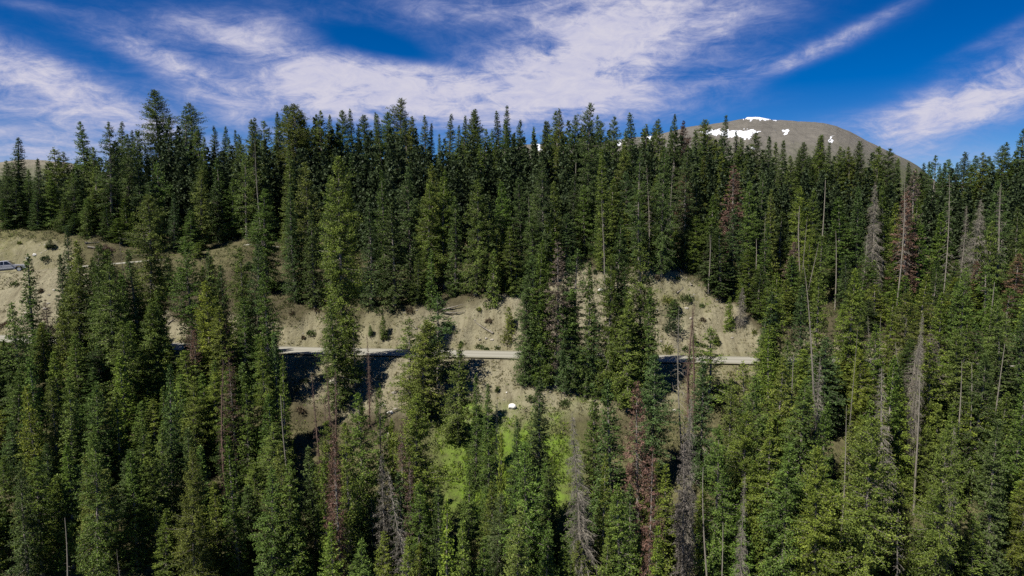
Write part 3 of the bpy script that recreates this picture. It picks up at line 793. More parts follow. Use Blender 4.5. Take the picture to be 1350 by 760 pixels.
# ------------------------------------------------------------------ labels for the trees
ORD = ['first', 'second', 'third', 'fourth', 'fifth', 'sixth', 'seventh', 'eighth', 'ninth', 'tenth', 'eleventh', 'twelfth', 'thirteenth', 'fourteenth', 'fifteenth']
ANCH = {
    'sky': [(-99, 'the picture edge'), (107, 'the ragged leaning spruce'), (210, 'the tallest skyline spruce'), (392, 'the round-topped skyline spruce'), (526, 'the tall middle spruce'),
            (743, 'the umbrella-topped spruce'), (957, 'the spire before the snow'), (1085, 'the twin mountain tips'), (1210, 'the ridge end')],
    'upper': [(-99, 'the picture edge'), (67, 'the lone conifer'), (210, 'the tallest skyline spruce'), (330, 'the track end'), (447, 'the tall olive spruce'), (526, 'the tall middle spruce'), (648, 'the leaning bank pole'),
              (743, 'the umbrella-topped spruce'), (890, 'the high bank'), (1010, 'the visible road end'), (1157, 'the grey twiggy column'), (1202, 'the rust-red spruce'), (1296, 'the wide grey dead tree')],
    'below': [(-99, 'the picture edge'), (163, 'the thin bare trunk'), (300, 'the small brown tree'), (430, 'the reddish clump'), (556, 'the bushy wide spruce'), (675, 'the white boulder'), (761, 'the drooping grey tree'),
              (847, 'the rust-brown tree'), (900, 'the thin road pole'), (1047, 'the leaning pale snag'), (1148, 'the rounded tree'), (1233, 'the last grey tree')],
}
ZONE = {'sky': 'on the skyline', 'upper': 'above the road', 'b1': 'below the road', 'b2': 'midway downslope', 'b3': 'at picture bottom'}
ADJ = {'spruce': 'columnar', 'broad': 'broad', 'fir': 'slim', 'ragged': 'thin ragged', 'sapling': 'small', 'brown': 'dying', 'grey': 'twiggy grey', 'reddish': 'reddish', 'snag': 'bare pale'}
GRP = {'sky': 'conifers along the skyline', 'upper': 'conifers on the slope above the road', 'below': 'conifers on the slope below the road'}
seen = {}
for r in sorted(TREES, key=lambda r: r['px']):
    z = r['zone']
    zk = z if z != 'below' else ('b1' if r['py'] < 470 else 'b2' if r['py'] < 590 else 'b3')
    r['o']['group'] = GRP[z] if r['kind'] in ('spruce', 'broad', 'fir', 'ragged', 'sapling') else 'dead and dying trees on the slope'
    if r['label']:
        r['o']['label'] = r['label']; continue
    anch = [a for a in ANCH[z] if a[0] <= r['px'] + 0.01][-1][1]
    c = PAL[r['col']][0] + ' ' if r['col'] else ''
    noun = NAMES[r['kind']][1]
    key = (zk, anch, r['kind'], r['col'])
    k = seen[key] = seen.get(key, 0) + 1
    r['o']['label'] = f"{ADJ[r['kind']]} {c}{noun} {ZONE[zk]}, {ORD[k - 1]} right of {anch}"

# ------------------------------------------------------------------ far wood behind the skyline trees: one mass
def far_wood():
    rg = np.random.default_rng(77)
    d = conifer(seed=90, H=16, Rd=1.4, spacing=0.55, nb=5, dens=0.45, twig=1.7, wid=2.2, shoulder=0.8)
    d2 = conifer(seed=91, H=16, Rd=1.7, spacing=0.55, nb=5, dens=0.45, twig=1.7, wid=2.2, shoulder=0.6)
    Vs, Fs, T, o = [], [], [], 0
    for px in np.arange(-60, 1420, 9.0):
        for row in range(3):
            p = px + rg.uniform(-5, 5)
            py = sky_line(p) + rg.uniform(4, 30) + (0, 18, 12)[row]
            Y = rg.uniform(140, 160) if row == 0 else rg.uniform(118, 136) if row == 1 else rg.uniform(145, 163)
            if row == 1 and p < 340: Y = rg.uniform(127, 140)
            top = at(p, py, Y); g = hgt(top.x, top.y)
            h = top.z - g
            if h < 4: continue
            q = d if rg.random() < 0.6 else d2
            V, Fc, ti = q['crown']
            s = h / 16; a = rg.random() * 6.28
            sw = 0.6 + 0.4 * s
            W = np.stack([(V[:, 0] * math.cos(a) - V[:, 1] * math.sin(a)) * sw + top.x, (V[:, 0] * math.sin(a) + V[:, 1] * math.cos(a)) * sw + top.y, V[:, 2] * s + g], 1)
            Vs.append(W); Fs.append(Fc + o); o += len(V); T.append(np.clip(ti * rg.uniform(0.5, 1.2), 0, 1))
    me = mesh_np('forest', np.concatenate(Vs), np.concatenate(Fs), M_FOL, np.concatenate(T))
    f = obj('forest', me)
    f.color = (0.045, 0.065, 0.026, 1)
    tag(f, 'dense dark conifer wood filling the slope behind the skyline trees', 'forest', kind='stuff')


far_wood()

# ------------------------------------------------------------------ ground
def axis_pts(lo, hi, step, far):
    a = list(np.arange(lo, hi + step, step))
    s, p = step, a[-1]
    while p < far:
        s *= 1.18; p += s; a.append(p)
    s, p = step, lo
    pre = []
    while p > -far:
        s *= 1.18; p -= s; pre.append(p)
    return np.array(pre[::-1] + a)


def poly_mask(px, py, poly):
    inside = np.zeros(px.shape, bool)
    n = len(poly); j = n - 1
    for i in range(n):
        xi, yi = poly[i]; xj, yj = poly[j]
        c = ((yi > py) != (yj > py)) & (px < (xj - xi) * (py - yi) / (yj - yi + 1e-9) + xi)
        inside ^= c; j = i
    return inside


def cover(x, y, full=False):
    """(bare soil, green grass) shares of the ground at x, y."""
    px = colpx(x, y)
    yr, zr = road_at(np.clip(px, -400, 1750))
    d = y - yr
    n = fbm(x * 0.22, y * 0.22, 4); n2 = fbm(x * 0.06 + 31, y * 0.06, 3)
    # cut bank and slope below the road
    bw = np.interp(px, [-100, 0, 90, 140, 230, 330, 450, 560, 660, 720, 780, 930, 1000, 1060, 1200, 1400], [26, 26, 24, 9, 6.5, 7, 7, 7, 10, 12, 14.5, 14, 6.5, 6, 5, 5])
    soil = np.clip((bw - d + n * 3.5) / 1.2, 0, 1) * (d > 0)
    lw = np.interp(px, [-100, 0, 350, 400, 660, 850, 1000, 1080, 1400], [4, 4, 5, 13, 14, 10, 9, 5, 3])
    soil2 = np.clip((lw + d + n * 5) / 4.0, 0, 1) * (d <= 0)
    soil = np.maximum(soil, soil2)
    g = np.clip(1.3 - ((px - 670) / 120.0) ** 2, 0, 1) * np.clip((-d - 9.0 + n * 6) / 4.0, 0, 1) * np.clip((d + 27) / 6.0, 0, 1)
    sparse = np.clip(n2 * 2.2 + 0.3, 0, 1) * 0.65
    top = ((px < 120) & (d > 19)) * 0.35
    band = np.clip(1 - np.abs(d - 3.4) / 0.8, 0, 1) * 0.55
    mid = ((px > 850) & (px < 940)) * np.clip(1 - np.abs(d - 11.0) / 2.2, 0, 1) * 0.9
    right = (px > 850) * np.clip(-d / 3.0, 0, 1) * 0.6
    low = (d < -1.5) * np.clip(0.55 + n2 * 1.5 + n * 0.8, 0, 1) * 0.8
    green = np.clip(np.maximum.reduce([g, low, sparse + top, band, mid, right]), 0, 1)
    return (np.clip(soil, 0, 1), green, g) if full else (np.clip(soil, 0, 1), green)


def build_ground():
    xs = axis_pts(-95, 80, 0.42, 9000); ys = axis_pts(58, 124, 0.26, 9000)
    X, Y = np.meshgrid(xs, ys, indexing='ij')
    Z = height(X, Y)
    # bench cut for the upper track
    for i in range(len(TRK_A)):
        dx = X - TRK_A[i, 0]; dy = Y - TRK_A[i, 1]
        m = (dx * dx + dy * dy) < 9
        if m.any():
            dd = np.sqrt(dx[m] ** 2 + dy[m] ** 2)
            w = np.clip((3.0 - dd) / 1.0, 0, 1)
            Z[m] = Z[m] * (1 - w) + (TRK_A[i, 2] - 0.08) * w
    nx, ny = X.shape
    idx = np.arange(nx * ny).reshape(nx, ny)
    Fc = np.stack([idx[:-1, :-1], idx[1:, :-1], idx[1:, 1:], idx[:-1, 1:]], -1).reshape(-1, 4)
    V = np.stack([X, Y, Z], -1).reshape(-1, 3)
    soil, green, meadow = cover(V[:, 0], V[:, 1], True)
    m, nt, bs = nt_new('hillside_soil')
    tc = nd(nt, 'ShaderNodeTexCoord')
    def noise(scale, detail=5.0, rough=0.6):
        n = nd(nt, 'ShaderNodeTexNoise', i_Scale=scale, i_Detail=detail, i_Roughness=rough)
        nt.links.new(tc.outputs['Object'], n.inputs['Vector']); return n.outputs['Fac']
    a_s = nd(nt, 'ShaderNodeAttribute', attribute_name='soil').outputs['Fac']
    a_g = nd(nt, 'ShaderNodeAttribute', attribute_name='green').outputs['Fac']
    n1, n2, n3 = noise(0.35), noise(2.2, 6.0, 0.7), noise(9.0, 4.0, 0.7)
    sand = mixc(nt, n1, (0.165, 0.146, 0.092), (0.285, 0.258, 0.172))
    sp = math_n(nt, 'MULTIPLY', math_n(nt, 'SUBTRACT', n2, 0.52, clamp=True), 5.0, clamp=True)
    sand = mixc(nt, math_n(nt, 'MULTIPLY', sp, 0.65), sand, (0.12, 0.10, 0.062))
    st = math_n(nt, 'MULTIPLY', math_n(nt, 'SUBTRACT', n3, 0.63, clamp=True), 9.0, clamp=True)
    sand = mixc(nt, st, sand, (0.36, 0.34, 0.28))
    mp = nd(nt, 'ShaderNodeMapping'); mp.inputs['Scale'].default_value = (1.5, 0.22, 0.3)
    nt.links.new(tc.outputs['Object'], mp.inputs[0])
    stn = nd(nt, 'ShaderNodeTexNoise', i_Scale=1.0, i_Detail=6.0, i_Roughness=0.7); nt.links.new(mp.outputs[0], stn.inputs['Vector'])
    sk = math_n(nt, 'MULTIPLY', math_n(nt, 'SUBTRACT', stn.outputs['Fac'], 0.47, clamp=True), 5.0, clamp=True)
    sand = mixc(nt, math_n(nt, 'MULTIPLY', sk, 0.75), sand, (0.105, 0.088, 0.056))
    duff = mixc(nt, n2, (0.04, 0.035, 0.02), (0.10, 0.085, 0.05))
    base = mixc(nt, a_s, duff, sand)
    gr = mixc(nt, n2, (0.095, 0.095, 0.04), (0.17, 0.155, 0.075))
    gr = mixc(nt, nd(nt, 'ShaderNodeAttribute', attribute_name='meadow').outputs['Fac'], gr, (0.12, 0.185, 0.025))
    gm = math_n(nt, 'MULTIPLY', a_g, math_n(nt, 'MULTIPLY_ADD', math_n(nt, 'SUBTRACT', noise(1.1, 6.0, 0.7), 0.5), 3.0, 0.75, clamp=True), clamp=True)
    base = mixc(nt, gm, base, gr)
    nt.links.new(base, bs.inputs['Base Color'])
    bs.inputs['Roughness'].default_value = 0.95; bs.inputs['Specular IOR Level'].default_value = 0.05
    bp = nd(nt, 'ShaderNodeBump', i_Strength=0.9, i_Distance=0.3)
    nt.links.new(n2, bp.inputs['Height']); nt.links.new(bp.outputs[0], bs.inputs['Normal'])
    me = mesh_np('hillside', V, Fc, m, smooth=True)
    for nm, v in (('soil', soil), ('green', green), ('meadow', meadow)):
        at_ = me.attributes.new(nm, 'FLOAT', 'POINT'); at_.data.foreach_set('value', v.astype(np.float32))
    tag(obj('hillside', me), 'steep wooded hillside of tan soil and grass', kind='structure')


build_ground()


def ribbon(name, pts, hw, mat, lift):
    V, Fc = [], []
    k = 13
    rg = np.random.default_rng(3)
    for i, p in enumerate(pts):
        j0, j1 = max(0, i - 1), min(len(pts) - 1, i + 1)
        t = np.array(pts[j1]) - np.array(pts[j0]); nrm = np.array([-t[1], t[0], 0]); nrm /= np.linalg.norm(nrm)
        for c in range(k):
            s = (c / (k - 1) * 2 - 1)
            e = hw * s * (1 + 0.07 * (rg.random() - 0.5) * abs(s))
            q = np.array(p) + nrm * e
            V.append((q[0], q[1], q[2] + lift + 0.05 * (1 - s * s)))
    for i in range(len(pts) - 1):
        for c in range(k - 1):
            a = i * k + c
            Fc.append((a, a + k, a + k + 1, a + 1))
    me = mesh_np(name, V, Fc, mat, smooth=True)
    q = me.attributes.new('across', 'FLOAT', 'POINT')
    q.data.foreach_set('value', np.tile(np.linspace(-1, 1, k), len(pts)).astype(np.float32))
    return obj(name, me)


def gravel_mat():
    m, nt, bs = nt_new('gravel')
    tc = nd(nt, 'ShaderNodeTexCoord')
    mp = nd(nt, 'ShaderNodeMapping'); mp.inputs['Scale'].default_value = (0.12, 1.1, 1)
    nt.links.new(tc.outputs['Object'], mp.inputs[0])
    a = nd(nt, 'ShaderNodeTexNoise', i_Scale=1.0, i_Detail=4.0); nt.links.new(mp.outputs[0], a.inputs['Vector'])
    b = nd(nt, 'ShaderNodeTexNoise', i_Scale=6.0, i_Detail=5.0); nt.links.new(tc.outputs['Object'], b.inputs['Vector'])
    c = mixc(nt, a.outputs['Fac'], (0.22, 0.205, 0.165), (0.31, 0.30, 0.255))
    c = mixc(nt, math_n(nt, 'MULTIPLY', b.outputs['Fac'], 0.5), c, (0.24, 0.22, 0.17))
    ac = nd(nt, 'ShaderNodeAttribute', attribute_name='across').outputs['Fac']
    aa = math_n(nt, 'ABSOLUTE', ac)
    tr = math_n(nt, 'SUBTRACT', 1.0, math_n(nt, 'MULTIPLY', math_n(nt, 'ABSOLUTE', math_n(nt, 'SUBTRACT', aa, 0.38)), 5.0), clamp=True)
    c = mixc(nt, math_n(nt, 'MULTIPLY', tr, 0.55), c, (0.37, 0.355, 0.30))
    ed = math_n(nt, 'MULTIPLY', math_n(nt, 'SUBTRACT', math_n(nt, 'ADD', aa, math_n(nt, 'MULTIPLY', b.outputs['Fac'], 0.5)), 1.0, clamp=True), 4.0, clamp=True)
    c = mixc(nt, ed, c, (0.13, 0.12, 0.07))
    nt.links.new(c, bs.inputs['Base Color'])
    bs.inputs['Roughness'].default_value = 0.95; bs.inputs['Specular IOR Level'].default_value = 0.1
    return m


M_GRAV = gravel_mat()
rp = []
for px in np.arange(-420, 1760, 8.0):
    Y, z = road_at(px)
    rp.append(((px - 675) / 912 * float(Y), float(Y), float(z)))
tag(ribbon('gravel_road', rp, HW - 0.1, M_GRAV, 0.06), 'pale gravel road running across the hillside', kind='structure')
tag(ribbon('dirt_track', TRK_A.tolist(), 1.9, M_GRAV, 0.03), 'narrow dirt track climbing past the pickup truck', kind='structure')

# ------------------------------------------------------------------ grass, weeds and small stones
def tufts():
    rg = np.random.default_rng(41)
    def scatter(n, x0, x1, y0, y1):
        x = rg.uniform(x0, x1, n); y = rg.uniform(y0, y1, n)
        return x, y
    x, y = scatter(150000, -85, 60, 64, 124)
    soil, gg, green = cover(x, y, True)
    px = colpx(x, y); yr, zr = road_at(px)
    green = np.maximum(green, gg * 0.25)
    dist = np.min(np.hypot(x[:, None] - TRK_A[None, ::3, 0], y[:, None] - TRK_A[None, ::3, 1]), 1)
    patch = np.clip(fbm(x * 0.5, y * 0.5, 3) * 2 + 0.4, 0, 1)
    keep = (np.abs(y - yr) > HW + 0.2) & (dist > 2.2) & (rg.random(len(x)) < (0.04 + green ** 1.5) * patch)
    x, y, g = x[keep], y[keep], green[keep]
    z = height(x, y)
    n = 5
    b = np.repeat(np.stack([x, y, z], 1), n, 0) + rg.normal(size=(len(x) * n, 3)) * np.array([0.09, 0.09, 0])
    d = rg.normal(size=(len(b), 3)) * 0.4; d[:, 2] = 1
    ln = (0.12 + 0.25 * np.repeat(g, n)) * (0.5 + rg.random(len(b)))
    V, Fc = kites(b, d, ln, 0.06 + 0.05 * rg.random(len(b)), rg, 0.0)
    me = mesh_np('grass', V, Fc, M_LEAF, rg.random(len(Fc)))
    o = obj('grass', me); o.color = (0.15, 0.22, 0.03, 1)
    tag(o, 'bright green meadow grass and weeds on the slope', 'grass', kind='stuff')
    # dry straw
    x, y = scatter(60000, -85, 60, 72, 122)
    soil, green = cover(x, y); px = colpx(x, y); yr, zr = road_at(px)
    dist = np.min(np.hypot(x[:, None] - TRK_A[None, ::3, 0], y[:, None] - TRK_A[None, ::3, 1]), 1)
    keep = (np.abs(y - yr) > HW + 0.3) & (dist > 2.2) & (rg.random(len(x)) < 0.75 * soil * np.clip(fbm(x * 0.3 + 9, y * 0.3, 3) * 2.5 + 0.3, 0, 1))
    x, y = x[keep], y[keep]; z = height(x, y)
    n = 5
    b = np.repeat(np.stack([x, y, z], 1), n, 0) + rg.normal(size=(len(x) * n, 3)) * np.array([0.12, 0.12, 0])
    d = rg.normal(size=(len(b), 3)) * 0.6; d[:, 2] = 0.9
    V, Fc = kites(b, d, 0.12 + 0.35 * rg.random(len(b)) ** 2, 0.06 + 0.07 * rg.random(len(b)), rg, 0.0)
    me = mesh_np('dry_grass', V, Fc, M_LEAF, rg.random(len(Fc)))
    o = obj('dry_grass', me); o.color = (0.13, 0.12, 0.05, 1)
    tag(o, 'dry straw-coloured weeds scattered over the sandy slope', 'grass', kind='stuff')


    # undergrowth on the forest floor and along the bank's lip
    x, y = scatter(60000, -90, 80, 52, 128)
    soil, green = cover(x, y); px = colpx(x, y); yr, zr = road_at(px)
    dist = np.min(np.hypot(x[:, None] - TRK_A[None, ::3, 0], y[:, None] - TRK_A[None, ::3, 1]), 1)
    lip = (soil > 0.05) & (soil < 0.9)
    keep = (np.abs(y - yr) > HW + 1.0) & (dist > 2.6) & (rg.random(len(x)) < np.where(lip, 0.9, (1 - soil) * 0.8) * np.clip(fbm(x * 0.25 + 70, y * 0.25, 3) * 2 + 0.55, 0, 1))
    x, y = x[keep], y[keep]; z = height(x, y)
    n = 9
    hgt_ = 0.15 + 0.5 * rg.random(len(x)) ** 2
    off = rg.normal(size=(len(x) * n, 3)) * np.array([0.22, 0.22, 0.0]); off[:, 2] = rg.random(len(off)) * np.repeat(hgt_, n)
    b = np.repeat(np.stack([x, y, z], 1), n, 0) + off
    d = rg.normal(size=(len(b), 3)); d[:, 2] = np.abs(d[:, 2]) + 0.3
    V, Fc = kites(b, d, 0.12 + 0.18 * rg.random(len(b)), 0.08 + 0.08 * rg.random(len(b)), rg, 0.0)
    tt = np.repeat(rg.random(len(x)), n) * 0.6 + rg.random(len(b)) * 0.4
    me = mesh_np('undergrowth', V, Fc, M_LEAF, tt)
    o = obj('undergrowth', me); o.color = (0.075, 0.085, 0.03, 1)
    tag(o, 'low scrubby undergrowth covering the forest floor', 'undergrowth', kind='stuff')


tufts()


def rock_me(seed, mat, sub=2):
    bm = bmesh.new()
    bmesh.ops.create_icosphere(bm, subdivisions=sub, radius=1)
    rg = random.Random(seed)
    dirs = [(Vector((rg.gauss(0, 1), rg.gauss(0, 1), rg.gauss(0, 1))).normalized(), rg.uniform(0.55, 0.85)) for _ in range(9)]
    for v in bm.verts:
        for d, k in dirs:
            e = v.co.dot(d)
            if e > k: v.co -= d * (e - k)
        v.co *= rg.uniform(0.96, 1.04)
        v.co.z *= 0.75
    me = bpy.data.meshes.new('boulder'); bm.to_mesh(me); bm.free()
    me.materials.append(mat)
    return me


M_WROCK = simple('white_rock', (0.68, 0.65, 0.58), 0.8, noise=0.18, scale=3)
M_ROCK = simple('tan_rock', (0.30, 0.27, 0.22), 0.9, noise=0.3, scale=3)


def stones():
    rg = np.random.default_rng(43)
    n = 9000
    x = rg.uniform(-85, 60, n); y = rg.uniform(72, 120, n)
    soil, green = cover(x, y); px = colpx(x, y); yr, zr = road_at(px)
    dist = np.min(np.hypot(x[:, None] - TRK_A[None, ::3, 0], y[:, None] - TRK_A[None, ::3, 1]), 1)
    k = (np.abs(y - yr) > HW + 0.3) & (dist > 2.2) & (rg.random(n) < soil * np.clip(fbm(x * 0.25 + 55, y * 0.25, 3) * 2.5 + 0.3, 0, 1))
    x, y = x[k], y[k]; z = height(x, y)
    base = rock_me(5, M_ROCK, 1)
    bv = np.array([v.co[:] for v in base.vertices]); bf = np.array([p.vertices[:] for p in base.polygons])
    s = 0.05 + 0.26 * rg.random(len(x)) ** 5
    a = rg.random(len(x)) * 6.28
    ca, sa = np.cos(a)[:, None], np.sin(a)[:, None]
    V = np.stack([x[:, None] + s[:, None] * (bv[None, :, 0] * ca - bv[None, :, 1] * sa) * 1.3, y[:, None] + s[:, None] * (bv[None, :, 0] * sa + bv[None, :, 1] * ca), z[:, None] + s[:, None] * bv[None, :, 2]], -1)
    Fc = bf[None] + (np.arange(len(x)) * len(bv))[:, None, None]
    o = obj('rubble', mesh_np('rubble', V.reshape(-1, 3), Fc.reshape(-1, 3), M_ROCK))
    tag(o, 'small loose stones strewn over the sandy slope', 'rubble', kind='stuff')


stones()


def put_rock(px, py, size, label, mat, seed, sq=1.0):
    # where the sight line meets the slope
    a, b = ray(px, py)
    ys = np.linspace(60, 120, 1200)
    below = np.where(height(a * ys, ys) >= b * ys)[0]
    if not len(below): return
    Y = ys[below[0]]
    o = obj('boulder', rock_me(seed, mat))
    o.location = (a * Y, Y, b * Y + 0.12 * size); o.scale = (size, size * 0.8, size * sq); o.rotation_euler = (0, 0, seed)
    tag(o, label, 'boulder', 'boulders on the slope')


put_rock(675, 537, 0.52, 'white boulder lying alone on the slope above the bright green meadow', M_WROCK, 3)
put_rock(668, 518, 0.16, 'small pale stone just above the white boulder', M_WROCK, 4)
put_rock(440, 505, 0.75, 'large grey boulder under the tall olive spruce below the road', M_ROCK, 5, 0.9)
put_rock(515, 545, 0.5, 'pale boulder on rubble beside the bushy wide spruce', M_WROCK, 6, 0.7)
put_rock(792, 383, 0.7, 'flat pale rock on the high bank between the dark spruces', M_WROCK, 8, 0.5)
put_rock(152, 416, 0.7, 'flat grey rock at the foot of the thin bare trunk', M_ROCK, 9, 0.45)
put_rock(36, 342, 0.35, 'pale stone on the sandy slope in front of the truck bonnet', M_WROCK, 10)
put_rock(46, 337, 0.42, 'larger pale stone on the sandy slope further from the truck', M_WROCK, 11)
put_rock(512, 575, 0.45, 'pale boulder lower on the rubble beside the bushy wide spruce', M_ROCK, 12)


def put_log(px0, py0, px1, py1, r, label, mat=None, lift=0.15, Yadd=0.0):
    def hit(px, py):
        a, b = ray(px, py)
        ys = np.linspace(62, 135, 1500)
        w = np.where(height(a * ys, ys) >= b * ys)[0]
        Y = (ys[w[0]] if len(w) else 100) + Yadd
        return Vector((a * Y, Y, b * Y + lift))
    A, B = hit(px0, py0), hit(px1, py1)
    d = B - A
    V, Fc, pts = trunk_geo(d.length, r, np.random.default_rng(int(px0)), bend=0.15, segs=8)
    rg = np.random.default_rng(int(px1))
    n = 6
    zz = rg.uniform(0.2, 0.95, n) * d.length
    P = np.stack([0 * zz, 0 * zz, zz], 1); ang = rg.random(n) * 6.28
    Q = P + np.stack([np.cos(ang), np.sin(ang), 0.5 + 0 * ang], 1) * (0.25 + 0.5 * rg.random(n))[:, None]
    V, Fc = merge([(V, Fc), tubes(P, Q, np.full(n, 0.04), np.full(n, 0.012))])
    o = obj('fallen_log', mesh_np('fallen_log', V, Fc, mat or M_DEAD, smooth=True))
    o.location = A
    o.rotation_mode = 'QUATERNION'; o.rotation_quaternion = Vector((0, 0, 1)).rotation_difference(d.normalized())
    tag(o, label, 'log', 'fallen logs on the slope')


put_log(556, 388, 583, 391, 0.14, 'upper pale log lying level among trees on top of the sandy bank')
put_log(582, 410, 612, 405, 0.14, 'grey log on the bank top above the leaning one, pointing slightly up')
put_log(584, 414, 615, 411, 0.12, 'lowest grey log on the bank top above the leaning one')
put_log(650, 441, 622, 421, 0.11, 'thin log sliding diagonally down the face of the sandy bank')
put_log(700, 391, 646, 402, 0.13, 'dark log across the upper edge of the sandy bank near the leaning pole')
put_log(870, 351, 905, 356, 0.13, 'pale log lying along the top of the high bank')
put_log(912, 378, 890, 353, 0.11, 'thin log pointing down the high bank from its top')
put_log(892, 388, 916, 371, 0.10, 'thin dark log slanting up across the high bank')
put_log(112, 322, 142, 318, 0.16, 'grey log in the brush beside the dirt track, upper one')
put_log(116, 327, 150, 330, 0.14, 'lower grey log in the brush beside the dirt track')
put_log(222, 428, 234, 422, 0.10, 'short dark log on the small sandy gap above the road')


def shrub(px, py, rad, label, col, seed, h=None):
    a, b = ray(px, py)
    ys = np.linspace(60, 125, 1300)
    w = np.where(height(a * ys, ys) >= b * ys)[0]
    if not len(w): return
    Y = ys[w[0]]
    rg = np.random.default_rng(seed)
    n = int(420 * max(0.6, rad) ** 2)
    d = norm(rg.normal(size=(n, 3))); d[:, 2] = np.abs(d[:, 2])
    h = h or rad * 1.0
    P = d * np.array([rad, rad, h]) * (0.35 + 0.65 * rg.random((n, 1)) ** 0.5) * (0.75 + 0.35 * np.sin(d[:, :1] * 5 + seed) * np.sin(d[:, 1:2] * 4))
    q = d + rg.normal(size=(n, 3)) * 0.6; q[:, 2] += 0.4
    V, Fc = kites(P, q, 0.14 + 0.18 * rg.random(n), 0.09 + 0.06 * rg.random(n), rg, 0.2)
    e = empty('shrub', (a * Y, Y, b * Y - 0.1))
    c = obj('foliage', mesh_np('foliage', V, Fc, M_LEAF, rg.random(len(Fc))), e); c.color = (*col, 1)
    m = 9
    Q = norm(rg.normal(size=(m, 3)) * np.array([1, 1, 0.4]) + np.array([0, 0, 0.8])) * rad * 0.8
    V, Fc = tubes(np.zeros((m, 3)), Q, np.full(m, 0.025), np.full(m, 0.008))
    obj('stem', mesh_np('stem', V, Fc, M_BARK), e)
    tag(e, label, 'shrub', 'shrubs on the sandy slope')


GR, DK, YG = (0.07, 0.10, 0.03), (0.04, 0.06, 0.025), (0.13, 0.15, 0.035)
shrub(886, 437, 1.7, 'dark domed shrub in the middle of the high sandy bank', DK, 1, 2.6)
shrub(668, 452, 1.1, 'yellow-green shrub at the foot of the bank by the road', YG, 2, 2.6)
shrub(880, 400, 1.2, 'bright low shrub under the bare scar of the high bank', YG, 3)
shrub(905, 397, 1.3, 'green low shrub at the far side of the bare scar', GR, 4)
shrub(656, 460, 0.6, 'low weedy shrub beside the road before the yellow-green one', GR, 5)
shrub(641, 462, 0.5, 'smaller low weedy shrub beside the road', GR, 6)
shrub(905, 462, 0.8, 'green shrub at the bottom of the high bank by the road', GR, 7)
shrub(880, 466, 1.0, 'yellow-green shrub at the road edge where the dark spruces end', YG, 8, 1.6)
shrub(520, 590, 1.2, 'bright yellow-green shrub beside the pale rubble below the road', YG, 9, 2.4)
shrub(630, 548, 0.9, 'bright shrub at the meadow edge behind the thin fir spire', YG, 10)
shrub(700, 528, 0.8, 'low dull shrub on the slope past the white boulder', GR, 11)
shrub(745, 535, 1.0, 'green shrub under the dark spruces rooted below the road', GR, 12)
shrub(60, 343, 0.9, 'dark low shrub under the lone conifer by the truck', DK, 13)
shrub(20, 376, 0.7, 'grassy shrub on the slope under the pickup truck', GR, 14)
shrub(8, 430, 0.9, 'brownish shrub low on the bare slope under the truck', (0.10, 0.07, 0.04), 15)
shrub(140, 332, 1.3, 'brown brushy shrub behind the grey logs by the track', (0.09, 0.06, 0.045), 16)
shrub(645, 425, 0.7, 'dry brown shrub hanging on the sandy bank beside the diagonal log', (0.11, 0.08, 0.05), 17)
shrub(500, 412, 0.9, 'dull shrub hanging over the lip of the sandy bank', GR, 18)
shrub(540, 412, 0.8, 'brown shrub hanging over the lip of the sandy bank', (0.10, 0.075, 0.045), 19)
shrub(1000, 474, 0.9, 'yellow-green shrub at the end of the visible road', YG, 20)
shrub(345, 470, 0.9, 'green shrub below the road beside the dark lower spruces', GR, 21)

rs = random.Random(91)
BROWN = (0.09, 0.07, 0.042)
SC = [(385, 414), (402, 410), (418, 413), (490, 406), (520, 410), (560, 404), (580, 401), (600, 416), (618, 418), (634, 408), (648, 396), (662, 384), (590, 433), (412, 440), (398, 447), (610, 455), (632, 455), (700, 420), (776, 352), (790, 360), (798, 400),
      (786, 430), (862, 372), (872, 384), (898, 366), (915, 360), (925, 402), (930, 425), (945, 452), (990, 440), (1000, 425), (868, 450), (650, 500), (662, 490), (690, 505), (720, 525), (640, 525), (655, 515), (610, 500), (400, 500), (410, 520), (395, 540), (425, 470),
      (60, 325), (30, 318), (12, 328), (50, 350), (55, 385), (40, 400), (15, 395), (60, 420), (225, 440), (238, 418), (215, 330), (232, 352), (300, 332), (1090, 430), (1120, 420), (1215, 440)]
AN = [(0, 'the picture edge'), (163, 'the thin bare trunk'), (330, 'the track end'), (447, 'the tall olive spruce'), (556, 'the bushy wide spruce'), (675, 'the white boulder'), (847, 'the high bank edge'), (900, 'the thin road pole'), (1010, 'the visible road end')]
cnt = {}
for i, (px, py) in enumerate(sorted(SC)):
    if rs.random() < 0.4: continue
    px += rs.uniform(-6, 6); py += rs.uniform(-4, 4)
    kind, col = rs.choice([('dull green', GR), ('dark green', DK), ('dry brown', BROWN), ('yellow-green', YG)])
    an = [q for q in AN if q[0] <= px][-1][1]
    side = 'above the road' if py < 462 else 'below the road'
    kk = (kind, an, side); cnt[kk] = cnt.get(kk, 0) + 1
    shrub(px, py, rs.uniform(0.25, 0.6) * rs.choice([0.8, 1, 1.7]), f'low {kind} shrub {side}, {ORD[cnt[kk] - 1]} right of {an}', col, 200 + i, rs.uniform(0.4, 0.9))

